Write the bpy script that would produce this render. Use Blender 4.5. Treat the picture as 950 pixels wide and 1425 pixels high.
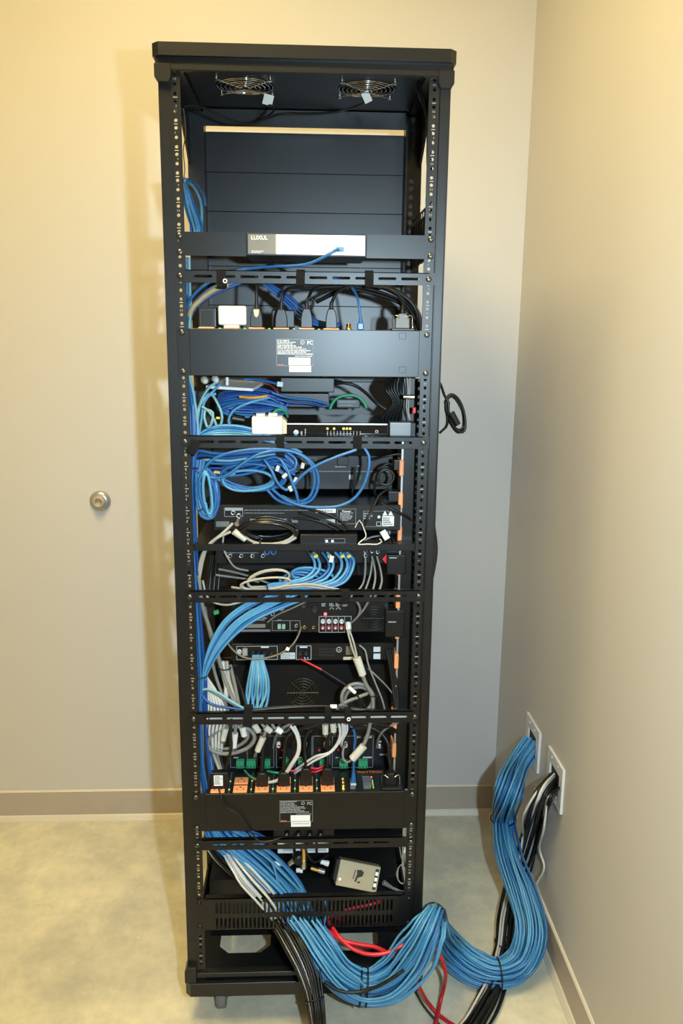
import bpy, bmesh, math, random
from mathutils import Vector, Matrix, Euler, Quaternion

for _o in list(bpy.data.objects):
    bpy.data.objects.remove(_o, do_unlink=True)
SC = bpy.context.scene
COL = SC.collection
rnd = random.Random(7)

# ------------------------------------------------------------------ camera
FPX, TILT, YAW, ROLL, CAMH = 1139.0, 0.2131, 0.0455, 0.0106, 1.55
_f = Vector((math.sin(YAW) * math.cos(TILT), math.cos(YAW) * math.cos(TILT), -math.sin(TILT)))
_r0 = Vector((math.cos(YAW), -math.sin(YAW), 0.0))
_u0 = _r0.cross(_f)
_r = _r0 * math.cos(ROLL) + _u0 * math.sin(ROLL)
_u = _u0 * math.cos(ROLL) - _r0 * math.sin(ROLL)
CAM = Vector((0, 0, CAMH))
cd = bpy.data.cameras.new('camera')
cam = bpy.data.objects.new('camera', cd)
COL.objects.link(cam)
m = Matrix.Identity(4)
for i in range(3):
    m[i][0], m[i][1], m[i][2], m[i][3] = _r[i], _u[i], -_f[i], CAM[i]
cam.matrix_world = m
cd.sensor_fit = 'HORIZONTAL'
cd.sensor_width = 36.0
cd.lens = FPX / 950.0 * 36.0
cd.clip_start = 0.05
cd.clip_end = 30
SC.camera = cam

# ------------------------------------------------------------------ world, lights, exposure
w = bpy.data.worlds.new('world')
SC.world = w
w.use_nodes = True
w.node_tree.nodes['Background'].inputs[0].default_value = (1.0, 0.86, 0.66, 1)
w.node_tree.nodes['Background'].inputs[1].default_value = 0.02
vs = SC.view_settings
vs.view_transform = 'Standard'
vs.look = 'None'
vs.exposure = 0.09
vs.gamma = 1.0
vs.use_curve_mapping = False

FLASH_W, LAMP_E = 128.0, 31.0
ld = bpy.data.lights.new('camera_flash', 'SPOT')        # the photographer's flash, beside the lens; its beam fades off axis
ld.spot_size = math.radians(98)
ld.spot_blend = 0.85
ld.energy = FLASH_W
ld.color = (0.63, 0.85, 1.0)
ld.shadow_soft_size = 0.02
lo = bpy.data.objects.new('camera_flash', ld)
lo.location = (0.20, -0.03, 1.58)
lo.rotation_euler = (math.radians(90 - 18), 0, math.radians(-6))
COL.objects.link(lo)

# ------------------------------------------------------------------ pixel -> place (950 x 1425 frame)
Y0 = 1.5973                     # plane of the rack's near mounting rails
YW, XW = 2.43, 0.625            # back wall, side wall


def _dir(px, py):
    return _f + _r * ((px - 475.0) / FPX) - _u * ((py - 712.5) / FPX)


def at(px, py, Y):
    d = _dir(px, py)
    return CAM + d * (Y / d.y)


def P(px, py, d=0.0):
    return at(px, py, Y0 + d)


def PX(px, py, X):
    d = _dir(px, py)
    return CAM + d * (X / d.x)


def PZ(px, py, Z):
    d = _dir(px, py)
    return CAM + d * ((Z - CAMH) / d.z)


# ------------------------------------------------------------------ materials
MATS = {}


def mat(name, col, rough=0.5, metal=0.0, var=0.08, scale=60.0, bump=0.0, spec=0.5, emit=None, estr=0.0, coat=0.0):
    if name in MATS:
        return MATS[name]
    mt = bpy.data.materials.new(name)
    mt.use_nodes = True
    nt = mt.node_tree
    b = nt.nodes['Principled BSDF']
    tc = nt.nodes.new('ShaderNodeTexCoord')
    nz = nt.nodes.new('ShaderNodeTexNoise')
    nz.inputs['Scale'].default_value = scale
    nz.inputs['Detail'].default_value = 4
    nt.links.new(tc.outputs['Object'], nz.inputs['Vector'])
    mx = nt.nodes.new('ShaderNodeMix')
    mx.data_type = 'RGBA'
    mx.inputs['A'].default_value = tuple(c * (1 - var) for c in col) + (1,)
    mx.inputs['B'].default_value = tuple(min(1, c * (1 + var)) for c in col) + (1,)
    nt.links.new(nz.outputs['Fac'], mx.inputs['Factor'])
    nt.links.new(mx.outputs['Result'], b.inputs['Base Color'])
    b.inputs['Roughness'].default_value = rough
    b.inputs['Metallic'].default_value = metal
    b.inputs['Specular IOR Level'].default_value = spec
    b.inputs['Coat Weight'].default_value = coat
    if bump:
        bp = nt.nodes.new('ShaderNodeBump')
        bp.inputs['Strength'].default_value = bump
        bp.inputs['Distance'].default_value = 0.001
        nt.links.new(nz.outputs['Fac'], bp.inputs['Height'])
        nt.links.new(bp.outputs['Normal'], b.inputs['Normal'])
    if emit:
        b.inputs['Emission Color'].default_value = tuple(emit) + (1,)
        b.inputs['Emission Strength'].default_value = estr
    MATS[name] = mt
    return mt


BLK = mat('black_powder_coat', (0.007, 0.0073, 0.0080), 0.37, 0, 0.25, 900, 0.10, 0.46)
BLKP = mat('black_plastic', (0.006, 0.006, 0.0064), 0.38, 0, 0.2, 200, 0, 0.4)
BLKG = mat('black_gloss', (0.008, 0.008, 0.009), 0.08, 0, 0.1, 50)
BLKM = mat('black_painted_steel', (0.006, 0.0064, 0.0074), 0.36, 0, 0.2, 500, 0.06, 0.42)
PANL = mat('satin_black_panel', (0.008, 0.009, 0.011), 0.38, 0, 0.2, 40, 0.0, 0.55)
SCRW = mat('dark_screw_steel', (0.16, 0.155, 0.15), 0.32, 1.0, 0.1, 200)
GLJ = mat('glossy_black_jacket', (0.012, 0.011, 0.010), 0.24, 0, 0.1, 80)
RUB = mat('black_rubber', (0.007, 0.007, 0.007), 0.42, 0, 0.2, 200, 0, 0.4)
VEL = mat('black_hook_and_loop', (0.012, 0.012, 0.012), 0.95, 0, 0.4, 1500, 0.5, 0.1)
WHT = mat('white_plastic', (0.68, 0.67, 0.65), 0.4, 0, 0.03, 80)
WCAB = mat('white_cable_jacket', (0.60, 0.585, 0.55), 0.4, 0, 0.06, 120)
IVO = mat('ivory_shrink_tube', (0.56, 0.54, 0.47), 0.5, 0, 0.08, 150)
GRY = mat('grey_cable_jacket', (0.20, 0.195, 0.18), 0.45, 0, 0.1, 120)
GRYL = mat('pale_grey_cable_jacket', (0.36, 0.34, 0.29), 0.45, 0, 0.1, 120)
BLU = mat('blue_cable_jacket', (0.020, 0.120, 0.330), 0.36, 0, 0.15, 90)
BLUD = mat('deep_blue_cable_jacket', (0.010, 0.062, 0.250), 0.36, 0, 0.15, 90)
BLUL = mat('sky_blue_cable_jacket', (0.080, 0.285, 0.500), 0.36, 0, 0.15, 90)
BLUP = mat('pale_teal_cable_jacket', (0.17, 0.37, 0.44), 0.4, 0, 0.12, 90)
RED = mat('red_cable_jacket', (0.55, 0.015, 0.025), 0.36, 0, 0.1, 90)
GRN = mat('green_terminal_plastic', (0.03, 0.30, 0.13), 0.4, 0, 0.1, 90)
ORG = mat('orange_outlet_plastic', (0.86, 0.33, 0.14), 0.45, 0, 0.05, 90)
BRS = mat('brass', (0.72, 0.48, 0.16), 0.25, 1.0, 0.06, 90)
STL = mat('bare_steel', (0.55, 0.55, 0.55), 0.3, 1.0, 0.06, 90)
CHR = mat('chrome_wire', (0.80, 0.80, 0.80), 0.12, 1.0, 0.03, 90)
SIL = mat('silver_paint', (0.42, 0.42, 0.42), 0.35, 0.6, 0.05, 90)
GREYP = mat('grey_plastic', (0.16, 0.16, 0.165), 0.5, 0, 0.1, 90)
TAN = mat('champagne_aluminium', (0.46, 0.40, 0.28), 0.35, 0.5, 0.05, 60)
PRT = mat('white_print', (0.62, 0.64, 0.64), 0.6, 0, 0.05, 300)
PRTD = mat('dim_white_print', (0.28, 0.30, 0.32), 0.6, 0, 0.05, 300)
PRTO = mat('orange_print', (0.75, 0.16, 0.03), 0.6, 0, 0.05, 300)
INK = mat('black_ink', (0.02, 0.02, 0.02), 0.7, 0, 0.05, 300)
STK = mat('white_sticker', (0.82, 0.82, 0.80), 0.5, 0, 0.03, 200)
BRN = mat('brown_grey_panel_print', (0.16, 0.145, 0.12), 0.35, 0, 0.05, 100)
OLV = mat('olive_edge_print', (0.32, 0.31, 0.14), 0.4, 0, 0.05, 100)
YEL = mat('yellow_tape', (0.75, 0.55, 0.05), 0.5, 0, 0.05, 100)
LEDY = mat('yellow_indicator', (0.8, 0.6, 0.05), 0.3, 0, 0, 10, emit=(1.0, 0.72, 0.05), estr=2.5)
LEDG = mat('green_indicator', (0.3, 0.7, 0.1), 0.3, 0, 0, 10, emit=(0.45, 1.0, 0.15), estr=0.35)
LEDR = mat('red_indicator', (0.9, 0.05, 0.05), 0.3, 0, 0, 10, emit=(1.0, 0.05, 0.06), estr=6.0)
LEDB = mat('blue_indicator', (0.3, 0.4, 1.0), 0.3, 0, 0, 10, emit=(0.35, 0.45, 1.0), estr=4.0)
REDP = mat('red_plastic', (0.60, 0.02, 0.02), 0.4, 0, 0.05, 90)
CLR = mat('clear_plug_plastic', (0.55, 0.58, 0.60), 0.2, 0, 0.1, 200)


def wall_mat():
    mt = bpy.data.materials.new('beige_wall_paint')
    mt.use_nodes = True
    nt = mt.node_tree
    b = nt.nodes['Principled BSDF']
    tc = nt.nodes.new('ShaderNodeTexCoord')
    n1 = nt.nodes.new('ShaderNodeTexNoise')
    n1.inputs['Scale'].default_value = 220
    n1.inputs['Detail'].default_value = 3
    n2 = nt.nodes.new('ShaderNodeTexNoise')
    n2.inputs['Scale'].default_value = 2.2
    mx = nt.nodes.new('ShaderNodeMix')
    mx.data_type = 'RGBA'
    mx.inputs['A'].default_value = (0.575, 0.550, 0.52, 1)
    mx.inputs['B'].default_value = (0.605, 0.580, 0.55, 1)
    bp = nt.nodes.new('ShaderNodeBump')
    bp.inputs['Strength'].default_value = 0.12
    bp.inputs['Distance'].default_value = 0.001
    for n in (n1, n2):
        nt.links.new(tc.outputs['Object'], n.inputs['Vector'])
    nt.links.new(n2.outputs['Fac'], mx.inputs['Factor'])
    nt.links.new(mx.outputs['Result'], b.inputs['Base Color'])
    nt.links.new(n1.outputs['Fac'], bp.inputs['Height'])
    nt.links.new(bp.outputs['Normal'], b.inputs['Normal'])
    b.inputs['Roughness'].default_value = 0.55
    b.inputs['Specular IOR Level'].default_value = 0.3
    return mt


def floor_mat():
    mt = bpy.data.materials.new('sealed_concrete')
    mt.use_nodes = True
    nt = mt.node_tree
    b = nt.nodes['Principled BSDF']
    tc = nt.nodes.new('ShaderNodeTexCoord')

    def noise(sc, det, rough=0.6):
        n = nt.nodes.new('ShaderNodeTexNoise')
        n.inputs['Scale'].default_value = sc
        n.inputs['Detail'].default_value = det
        n.inputs['Roughness'].default_value = rough
        nt.links.new(tc.outputs['Object'], n.inputs['Vector'])
        return n
    big, mid, fine = noise(2.6, 6), noise(9, 8, 0.7), noise(70, 5)
    r1 = nt.nodes.new('ShaderNodeValToRGB')
    e = r1.color_ramp.elements
    e[0].position, e[0].color = 0.36, (0.58, 0.545, 0.44, 1)
    e[1].position, e[1].color = 0.66, (0.82, 0.755, 0.575, 1)
    nt.links.new(big.outputs['Fac'], r1.inputs['Fac'])
    r2 = nt.nodes.new('ShaderNodeValToRGB')
    e = r2.color_ramp.elements
    e[0].position, e[0].color = 0.38, (0.74, 0.76, 0.76, 1)
    e[1].position, e[1].color = 0.66, (1.08, 1.05, 1.0, 1)
    nt.links.new(mid.outputs['Fac'], r2.inputs['Fac'])
    mu = nt.nodes.new('ShaderNodeMix')
    mu.data_type = 'RGBA'
    mu.blend_type = 'MULTIPLY'
    mu.inputs['Factor'].default_value = 0.85
    nt.links.new(r1.outputs['Color'], mu.inputs['A'])
    nt.links.new(r2.outputs['Color'], mu.inputs['B'])
    # small pale paint specks
    vo = nt.nodes.new('ShaderNodeTexVoronoi')
    vo.inputs['Scale'].default_value = 9
    nt.links.new(tc.outputs['Object'], vo.inputs['Vector'])
    r3 = nt.nodes.new('ShaderNodeValToRGB')
    e = r3.color_ramp.elements
    e[0].position, e[0].color = 0.028, (1, 1, 1, 1)
    e[1].position, e[1].color = 0.04, (0, 0, 0, 1)
    nt.links.new(vo.outputs['Distance'], r3.inputs['Fac'])
    gate = nt.nodes.new('ShaderNodeMath')
    gate.operation = 'GREATER_THAN'
    gate.inputs[1].default_value = 0.52
    nt.links.new(mid.outputs['Fac'], gate.inputs[0])
    ml = nt.nodes.new('ShaderNodeMath')
    ml.operation = 'MULTIPLY'
    nt.links.new(r3.outputs['Color'], ml.inputs[0])
    nt.links.new(gate.outputs[0], ml.inputs[1])
    sp = nt.nodes.new('ShaderNodeMix')
    sp.data_type = 'RGBA'
    sp.inputs['B'].default_value = (0.72, 0.71, 0.66, 1)
    nt.links.new(ml.outputs[0], sp.inputs['Factor'])
    nt.links.new(mu.outputs['Result'], sp.inputs['A'])
    nt.links.new(sp.outputs['Result'], b.inputs['Base Color'])
    rr = nt.nodes.new('ShaderNodeMapRange')
    rr.inputs['To Min'].default_value = 0.28
    rr.inputs['To Max'].default_value = 0.5
    nt.links.new(mid.outputs['Fac'], rr.inputs['Value'])
    nt.links.new(rr.outputs['Result'], b.inputs['Roughness'])
    bp = nt.nodes.new('ShaderNodeBump')
    bp.inputs['Strength'].default_value = 0.12
    bp.inputs['Distance'].default_value = 0.002
    nt.links.new(fine.outputs['Fac'], bp.inputs['Height'])
    nt.links.new(bp.outputs['Normal'], b.inputs['Normal'])
    return mt


WALL, FLOOR = wall_mat(), floor_mat()
BASEB = mat('taupe_vinyl_base', (0.45, 0.385, 0.32), 0.45, 0, 0.06, 20)
BASET = mat('pale_vinyl_edge', (0.68, 0.61, 0.50), 0.4, 0, 0.05, 20)

# ------------------------------------------------------------------ mesh builder
ORG_OF = {}


class MB:
    def __init__(s):
        s.v, s.f, s.sm = [], [], []

    def add(s, vs_, fs, smooth=False):
        n = len(s.v)
        s.v += [Vector(v) for v in vs_]
        s.f += [tuple(i + n for i in f) for f in fs]
        s.sm += [smooth] * len(fs)
        return s

    def box(s, x0, x1, y0, y1, z0, z1):
        x0, x1 = min(x0, x1), max(x0, x1)
        y0, y1 = min(y0, y1), max(y0, y1)
        z0, z1 = min(z0, z1), max(z0, z1)
        return s.add([(x0, y0, z0), (x1, y0, z0), (x1, y1, z0), (x0, y1, z0), (x0, y0, z1), (x1, y0, z1), (x1, y1, z1), (x0, y1, z1)],
                     [(0, 3, 2, 1), (4, 5, 6, 7), (0, 1, 5, 4), (1, 2, 6, 5), (2, 3, 7, 6), (3, 0, 4, 7)])

    def obox(s, c, size, rot=(0, 0, 0)):
        R = rot if isinstance(rot, Matrix) else Euler(rot).to_matrix()
        h = [q / 2 for q in size]
        vs_ = [Vector(c) + R @ Vector((sx * h[0], sy * h[1], sz * h[2])) for sz in (-1, 1) for sx, sy in ((-1, -1), (1, -1), (1, 1), (-1, 1))]
        return s.add(vs_, [(0, 3, 2, 1), (4, 5, 6, 7), (0, 1, 5, 4), (1, 2, 6, 5), (2, 3, 7, 6), (3, 0, 4, 7)])

    def prism(s, pts, axis, a0, a1):
        """pts: 2D outline in the two other axes (in x,y,z order), extruded along axis from a0 to a1"""
        n = len(pts)

        def mk(p, a):
            q = list(p)
            q.insert(axis, a)
            return q
        vs_ = [mk(p, a0) for p in pts] + [mk(p, a1) for p in pts]
        fs = [tuple(range(n)), tuple(range(2 * n - 1, n - 1, -1))] + [(i, i + n, (i + 1) % n + n, (i + 1) % n) for i in range(n)]
        return s.add(vs_, fs)

    def cyl(s, p0, p1, r, n=12, r1=None, cap=True):
        p0, p1 = Vector(p0), Vector(p1)
        r1 = r if r1 is None else r1
        d = (p1 - p0).normalized()
        a = d.orthogonal().normalized()
        b = d.cross(a)
        ring = [(a * math.cos(t) + b * math.sin(t)) for t in (2 * math.pi * i / n for i in range(n))]
        vs_ = [p0 + q * r for q in ring] + [p1 + q * r1 for q in ring]
        s.add(vs_, [(i, (i + 1) % n, (i + 1) % n + n, i + n) for i in range(n)], True)
        if cap:
            s.add([p0 + q * r for q in ring], [tuple(range(n - 1, -1, -1))])
            s.add([p1 + q * r1 for q in ring], [tuple(range(n))])
        return s

    def lathe(s, prof, o, d, n=24):
        """prof: [(radius, distance along d)]"""
        o, d = Vector(o), Vector(d).normalized()
        a = d.orthogonal().normalized()
        b = d.cross(a)
        vs_ = []
        for r, h in prof:
            for i in range(n):
                t = 2 * math.pi * i / n
                vs_.append(o + d * h + (a * math.cos(t) + b * math.sin(t)) * r)
        fs = []
        for k in range(len(prof) - 1):
            for i in range(n):
                fs.append((k * n + i, k * n + (i + 1) % n, (k + 1) * n + (i + 1) % n, (k + 1) * n + i))
        return s.add(vs_, fs, True)

    def tube(s, pts, r, n=6, closed=False):
        m_ = len(pts)
        if m_ < 2:
            return s
        rr = r if isinstance(r, (list, tuple)) else [r] * m_
        T = []
        for i in range(m_):
            a_ = pts[i - 1] if (i or closed) else pts[i]
            b_ = pts[(i + 1) % m_] if (i < m_ - 1 or closed) else pts[i]
            t = (b_ - a_)
            T.append(t.normalized() if t.length > 1e-9 else Vector((0, 0, 1)))
        N = T[0].orthogonal().normalized()
        vs_ = []
        for i in range(m_):
            N = (N - T[i] * N.dot(T[i]))
            N = N.normalized() if N.length > 1e-9 else T[i].orthogonal().normalized()
            B = T[i].cross(N)
            for k in range(n):
                t = 2 * math.pi * k / n
                vs_.append(pts[i] + (N * math.cos(t) + B * math.sin(t)) * rr[i])
        fs = []
        for i in range(m_ if closed else m_ - 1):
            j = (i + 1) % m_
            for k in range(n):
                fs.append((i * n + k, i * n + (k + 1) % n, j * n + (k + 1) % n, j * n + k))
        s.add(vs_, fs, True)
        if not closed:
            s.add(vs_[:n], [tuple(range(n - 1, -1, -1))])
            s.add(vs_[-n:], [tuple(range(n))])
        return s

    def quad(s, a, b, c, d):
        return s.add([a, b, c, d], [(0, 1, 2, 3)])

    def build(s, name, mt, parent=None, bevel=0.0, seg=1):
        org = ORG_OF[parent.name].copy() if parent is not None else Vector((0, 0, 0))
        if parent is None and s.v:
            lo_ = Vector([min(v[i] for v in s.v) for i in range(3)])
            hi_ = Vector([max(v[i] for v in s.v) for i in range(3)])
            org = Vector(((lo_.x + hi_.x) / 2, (lo_.y + hi_.y) / 2, lo_.z))
        me = bpy.data.meshes.new(name)
        me.from_pydata([tuple(v - org) for v in s.v], [], s.f)
        if bevel:
            bm = bmesh.new()
            bm.from_mesh(me)
            bmesh.ops.remove_doubles(bm, verts=bm.verts, dist=1e-6)
            es = [e for e in bm.edges if len(e.link_faces) == 2 and e.calc_face_angle(0) > 0.5]
            bmesh.ops.bevel(bm, geom=es, offset=bevel, segments=seg, profile=0.6, affect='EDGES', clamp_overlap=True)
            bm.to_mesh(me)
            bm.free()
        else:
            me.polygons.foreach_set('use_smooth', s.sm)
        me.materials.append(mt)
        me.update()
        o = bpy.data.objects.new(name, me)
        COL.objects.link(o)
        if parent is not None:
            o.parent = parent
        else:
            o.location = org
        ORG_OF[o.name] = org
        return o


def tag(o, label, cat, group=None):
    o['label'] = label
    o['category'] = cat
    if group:
        o['group'] = group
    return o


def struct(o):
    o['kind'] = 'structure'
    return o


def thing(name, loc, label, cat, group=None):
    o = bpy.data.objects.new(name, None)
    COL.objects.link(o)
    o.location = loc
    o.empty_display_size = 0.02
    ORG_OF[o.name] = Vector(loc)
    return tag(o, label, cat, group)


def text(s, loc, size, mt, parent, name='lettering', rot=(math.pi / 2, 0, 0), align='LEFT', ext=0.0002, bold=0.0):
    cu = bpy.data.curves.new('lettering_curve', 'FONT')
    cu.body = s
    cu.size = size
    cu.extrude = ext
    cu.offset = bold
    cu.align_x = align
    cu.resolution_u = 3
    tmp = bpy.data.objects.new('lettering_tmp', cu)
    COL.objects.link(tmp)
    dg = bpy.context.evaluated_depsgraph_get()
    me = bpy.data.meshes.new_from_object(tmp.evaluated_get(dg))
    bpy.data.objects.remove(tmp, do_unlink=True)
    bpy.data.curves.remove(cu)
    me.materials.clear()
    me.materials.append(mt)
    me.name = name
    o = bpy.data.objects.new(name, me)
    COL.objects.link(o)
    o.parent = parent
    o.location = Vector(loc) - ORG_OF[parent.name]
    o.rotation_euler = rot
    ORG_OF[o.name] = Vector(loc)
    return o


def catmull(pts, step=0.008):
    pts = [Vector(p) for p in pts]
    if len(pts) == 2:
        pts = [pts[0], (pts[0] + pts[1]) / 2, pts[1]]
    q = [pts[0] * 2 - pts[1]] + pts + [pts[-1] * 2 - pts[-2]]
    out = []
    for i in range(1, len(q) - 2):
        p0, p1, p2, p3 = q[i - 1:i + 3]
        t = [0.0]
        for a, b in ((p0, p1), (p1, p2), (p2, p3)):
            t.append(t[-1] + max(1e-5, (b - a).length) ** 0.5)
        n = max(2, int((p2 - p1).length / step))
        for k in range(n):
            u = t[1] + (t[2] - t[1]) * k / n
            A1 = p0 * ((t[1] - u) / (t[1] - t[0])) + p1 * ((u - t[0]) / (t[1] - t[0]))
            A2 = p1 * ((t[2] - u) / (t[2] - t[1])) + p2 * ((u - t[1]) / (t[2] - t[1]))
            A3 = p2 * ((t[3] - u) / (t[3] - t[2])) + p3 * ((u - t[2]) / (t[3] - t[2]))
            B1 = A1 * ((t[2] - u) / (t[2] - t[0])) + A2 * ((u - t[0]) / (t[2] - t[0]))
            B2 = A2 * ((t[3] - u) / (t[3] - t[1])) + A3 * ((u - t[1]) / (t[3] - t[1]))
            out.append(B1 * ((t[2] - u) / (t[2] - t[1])) + B2 * ((u - t[1]) / (t[2] - t[1])))
    out.append(pts[-1])
    return out


def cable(pts, r, mt, label, cat='cable', group=None, name='cable', sides=7, step=0.008, parent=None):
    o = MB().tube(catmull(pts, step), r, sides).build(name, mt, parent)
    if parent is None:
        tag(o, label, cat, group)
    return o


def pp(*rows):
    """rows of (px, py, depth behind the near rails)"""
    return [P(*r) for r in rows]


def bundle(ctrl, rads, n, r, mats, label, group, name, swirl=0.4, jit=0.16, step=0.012, sides=6, seed=1, squash=1.0):
    """n separate cables that follow the path ctrl inside a radius rads (one per control point)"""
    R_ = random.Random(seed)
    path = catmull(ctrl, step)
    # radius along the path, by nearest control point index
    L = [0.0]
    for i in range(1, len(path)):
        L.append(L[-1] + (path[i] - path[i - 1]).length)
    cpos = []
    k0 = 0
    for c in ctrl:
        k0 = min(range(k0, len(path)), key=lambda i: (path[i] - Vector(c)).length)
        cpos.append(L[k0])

    def rad(s_):
        for i in range(len(cpos) - 1):
            if s_ <= cpos[i + 1]:
                t = (s_ - cpos[i]) / max(1e-6, cpos[i + 1] - cpos[i])
                t = t * t * (3 - 2 * t)
                return rads[i] * (1 - t) + rads[i + 1] * t
        return rads[-1]
    T = [(path[min(i + 1, len(path) - 1)] - path[max(i - 1, 0)]).normalized() for i in range(len(path))]
    N = T[0].orthogonal().normalized()
    frames = []
    for t in T:
        N = (N - t * N.dot(t)).normalized()
        frames.append((N.copy(), t.cross(N)))
    objs = []
    for j in range(n):
        rho = math.sqrt((j + 0.5) / n)
        th = j * 2.39996 + R_.uniform(-0.3, 0.3)
        ph = [R_.uniform(0, 6.28) for _ in range(4)]
        w1, w2 = R_.uniform(3, 7), R_.uniform(7, 13)
        sw = swirl * R_.uniform(0.6, 1.4)
        pts = []
        for i, p in enumerate(path):
            rr = rad(L[i])
            a = th + sw * L[i] * 2
            ox = rho * math.cos(a) + jit * (math.sin(w1 * L[i] + ph[0]) + 0.6 * math.sin(w2 * L[i] + ph[1]))
            oy = rho * math.sin(a) + jit * (math.sin(w1 * L[i] + ph[2]) + 0.6 * math.sin(w2 * L[i] + ph[3]))
            pts.append(p + frames[i][0] * ox * rr + frames[i][1] * oy * rr * squash)
        mt = mats[j % len(mats)] if not callable(mats) else mats(j)
        o = MB().tube(pts, r, sides).build(name, mt)
        tag(o, label, 'cable', group)
        objs.append(o)
    return objs


def ring_tie(c, axis, r, label, name='cable_tie', rt=0.0016, e=1.0, tail=True, mt=None):
    c, axis = Vector(c), Vector(axis).normalized()
    a = axis.orthogonal().normalized()
    b = axis.cross(a)
    pts = [c + a * r * math.cos(t) + b * r * e * math.sin(t) for t in (2 * math.pi * i / 24 for i in range(24))]
    mb = MB().tube(pts, rt, 5, True)
    o = mb.build(name, mt or RUB)
    return tag(o, label, 'cable tie', 'black cable ties')


# ------------------------------------------------------------------ the room
def slab(name, x0, x1, y0, y1, z0, z1, mt):
    return struct(MB().box(x0, x1, y0, y1, z0, z1).build(name, mt))


XL, YB, ZC = -2.6, -2.6, 3.05
slab('floor', XL - 0.1, XW + 0.1, YB - 0.1, YW + 0.1, -0.08, 0, FLOOR)
slab('wall_back', XL - 0.1, XW + 0.1, YW, YW + 0.1, 0, ZC, WALL)
slab('wall_right', XW, XW + 0.1, YB, YW, 0, ZC, WALL)
slab('wall_left', XL - 0.1, XL, YB, YW, 0, ZC, WALL)
slab('wall_front', XL - 0.1, XW + 0.1, YB - 0.1, YB, 0, ZC, WALL)
slab('ceiling', XL - 0.1, XW + 0.1, YB - 0.1, YW + 0.1, ZC, ZC + 0.08, mat('ceiling_white', (0.75, 0.74, 0.70), 0.8, 0, 0.03, 30))


def baseboard(name, along, label=None):
    T_, H_ = 0.006, 0.104
    root = None
    prof = [(0, 0), (0.016, 0), (0.015, 0.004), (T_ + 0.002, 0.014), (T_, 0.02), (T_, H_ - 0.003), (0.002, H_), (0, H_)]
    toe = [(0, 0), (0.0175, 0), (0.017, 0.003), (T_ + 0.004, 0.016), (T_ + 0.001, 0.019), (0, 0.019)]
    top = [(0, H_ - 0.0035), (T_ + 0.0006, H_ - 0.0035), (0.0028, H_ + 0.001), (0, H_ + 0.001)]
    if along == 'x':
        o = MB().prism([(YW - a, b) for a, b in prof], 0, XL, XW).build(name, BASEB)
        MB().prism([(YW - a, b) for a, b in toe], 0, XL, XW).build('toe_strip', BASET, o)
        MB().prism([(YW - a, b) for a, b in top], 0, XL, XW).build('top_edge', BASET, o)
    else:
        o = MB().prism([(XW - a, b) for a, b in prof], 1, YB, YW).build(name, BASEB)
        MB().prism([(XW - a, b) for a, b in toe], 1, YB, YW).build('toe_strip', BASET, o)
        MB().prism([(XW - a, b) for a, b in top], 1, YB, YW).build('top_edge', BASET, o)
    return struct(o)


baseboard('baseboard_back', 'x')
baseboard('baseboard_right', 'y')

# ceiling troffer that gives the warm room light (above the frame)
lx, ly = -0.42, 0.95
cl = thing('ceiling_light', (lx, ly, ZC - 0.03), 'long fluorescent ceiling light above the rack', 'ceiling light')
fr = MB()
for a, b, c, d in ((-0.62, 0.62, -0.31, -0.28), (-0.62, 0.62, 0.28, 0.31), (-0.62, -0.59, -0.28, 0.28), (0.59, 0.62, -0.28, 0.28)):
    fr.box(lx + c, lx + d, ly + a, ly + b, ZC - 0.03, ZC)
fr.build('frame', WHT, cl)
MB().box(lx - 0.28, lx + 0.28, ly - 0.59, ly + 0.59, ZC - 0.02, ZC - 0.012).build(
    'diffuser', mat('lit_diffuser', (0.9, 0.88, 0.8), 0.5, 0, 0, 10, emit=(1.0, 0.775, 0.34), estr=LAMP_E), cl)

# round wall bumper (door stop)
c = at(139.5, 697, YW)
db = thing('wall_bumper', c, 'round chrome-rimmed door stop bumper on the beige wall', 'door stop')
MB().lathe([(0.0, 0.0), (0.031, 0.0), (0.031, 0.004), (0.028, 0.009), (0.021, 0.012), (0.019, 0.0125)], c, (0, -1, 0), 32).build('flange', SIL, db)
MB().lathe([(0.020, 0.011), (0.0175, 0.020), (0.0165, 0.026), (0.014, 0.028), (0.0105, 0.027), (0.009, 0.019), (0, 0.019)], c, (0, -1, 0), 32).build(
    'rubber_cup', mat('beige_rubber', (0.40, 0.34, 0.25), 0.6, 0, 0.05, 60), db)

# ------------------------------------------------------------------ the rack
YF = 1.965                       # near face of the far posts
U = 0.04445
RZ0 = 0.1395
RZ1 = RZ0 + 42 * U
ZT = 2.048
rack = thing('equipment_rack', (0, 1.8, 0), 'tall black open equipment rack on casters seen from behind', 'equipment rack')


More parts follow.
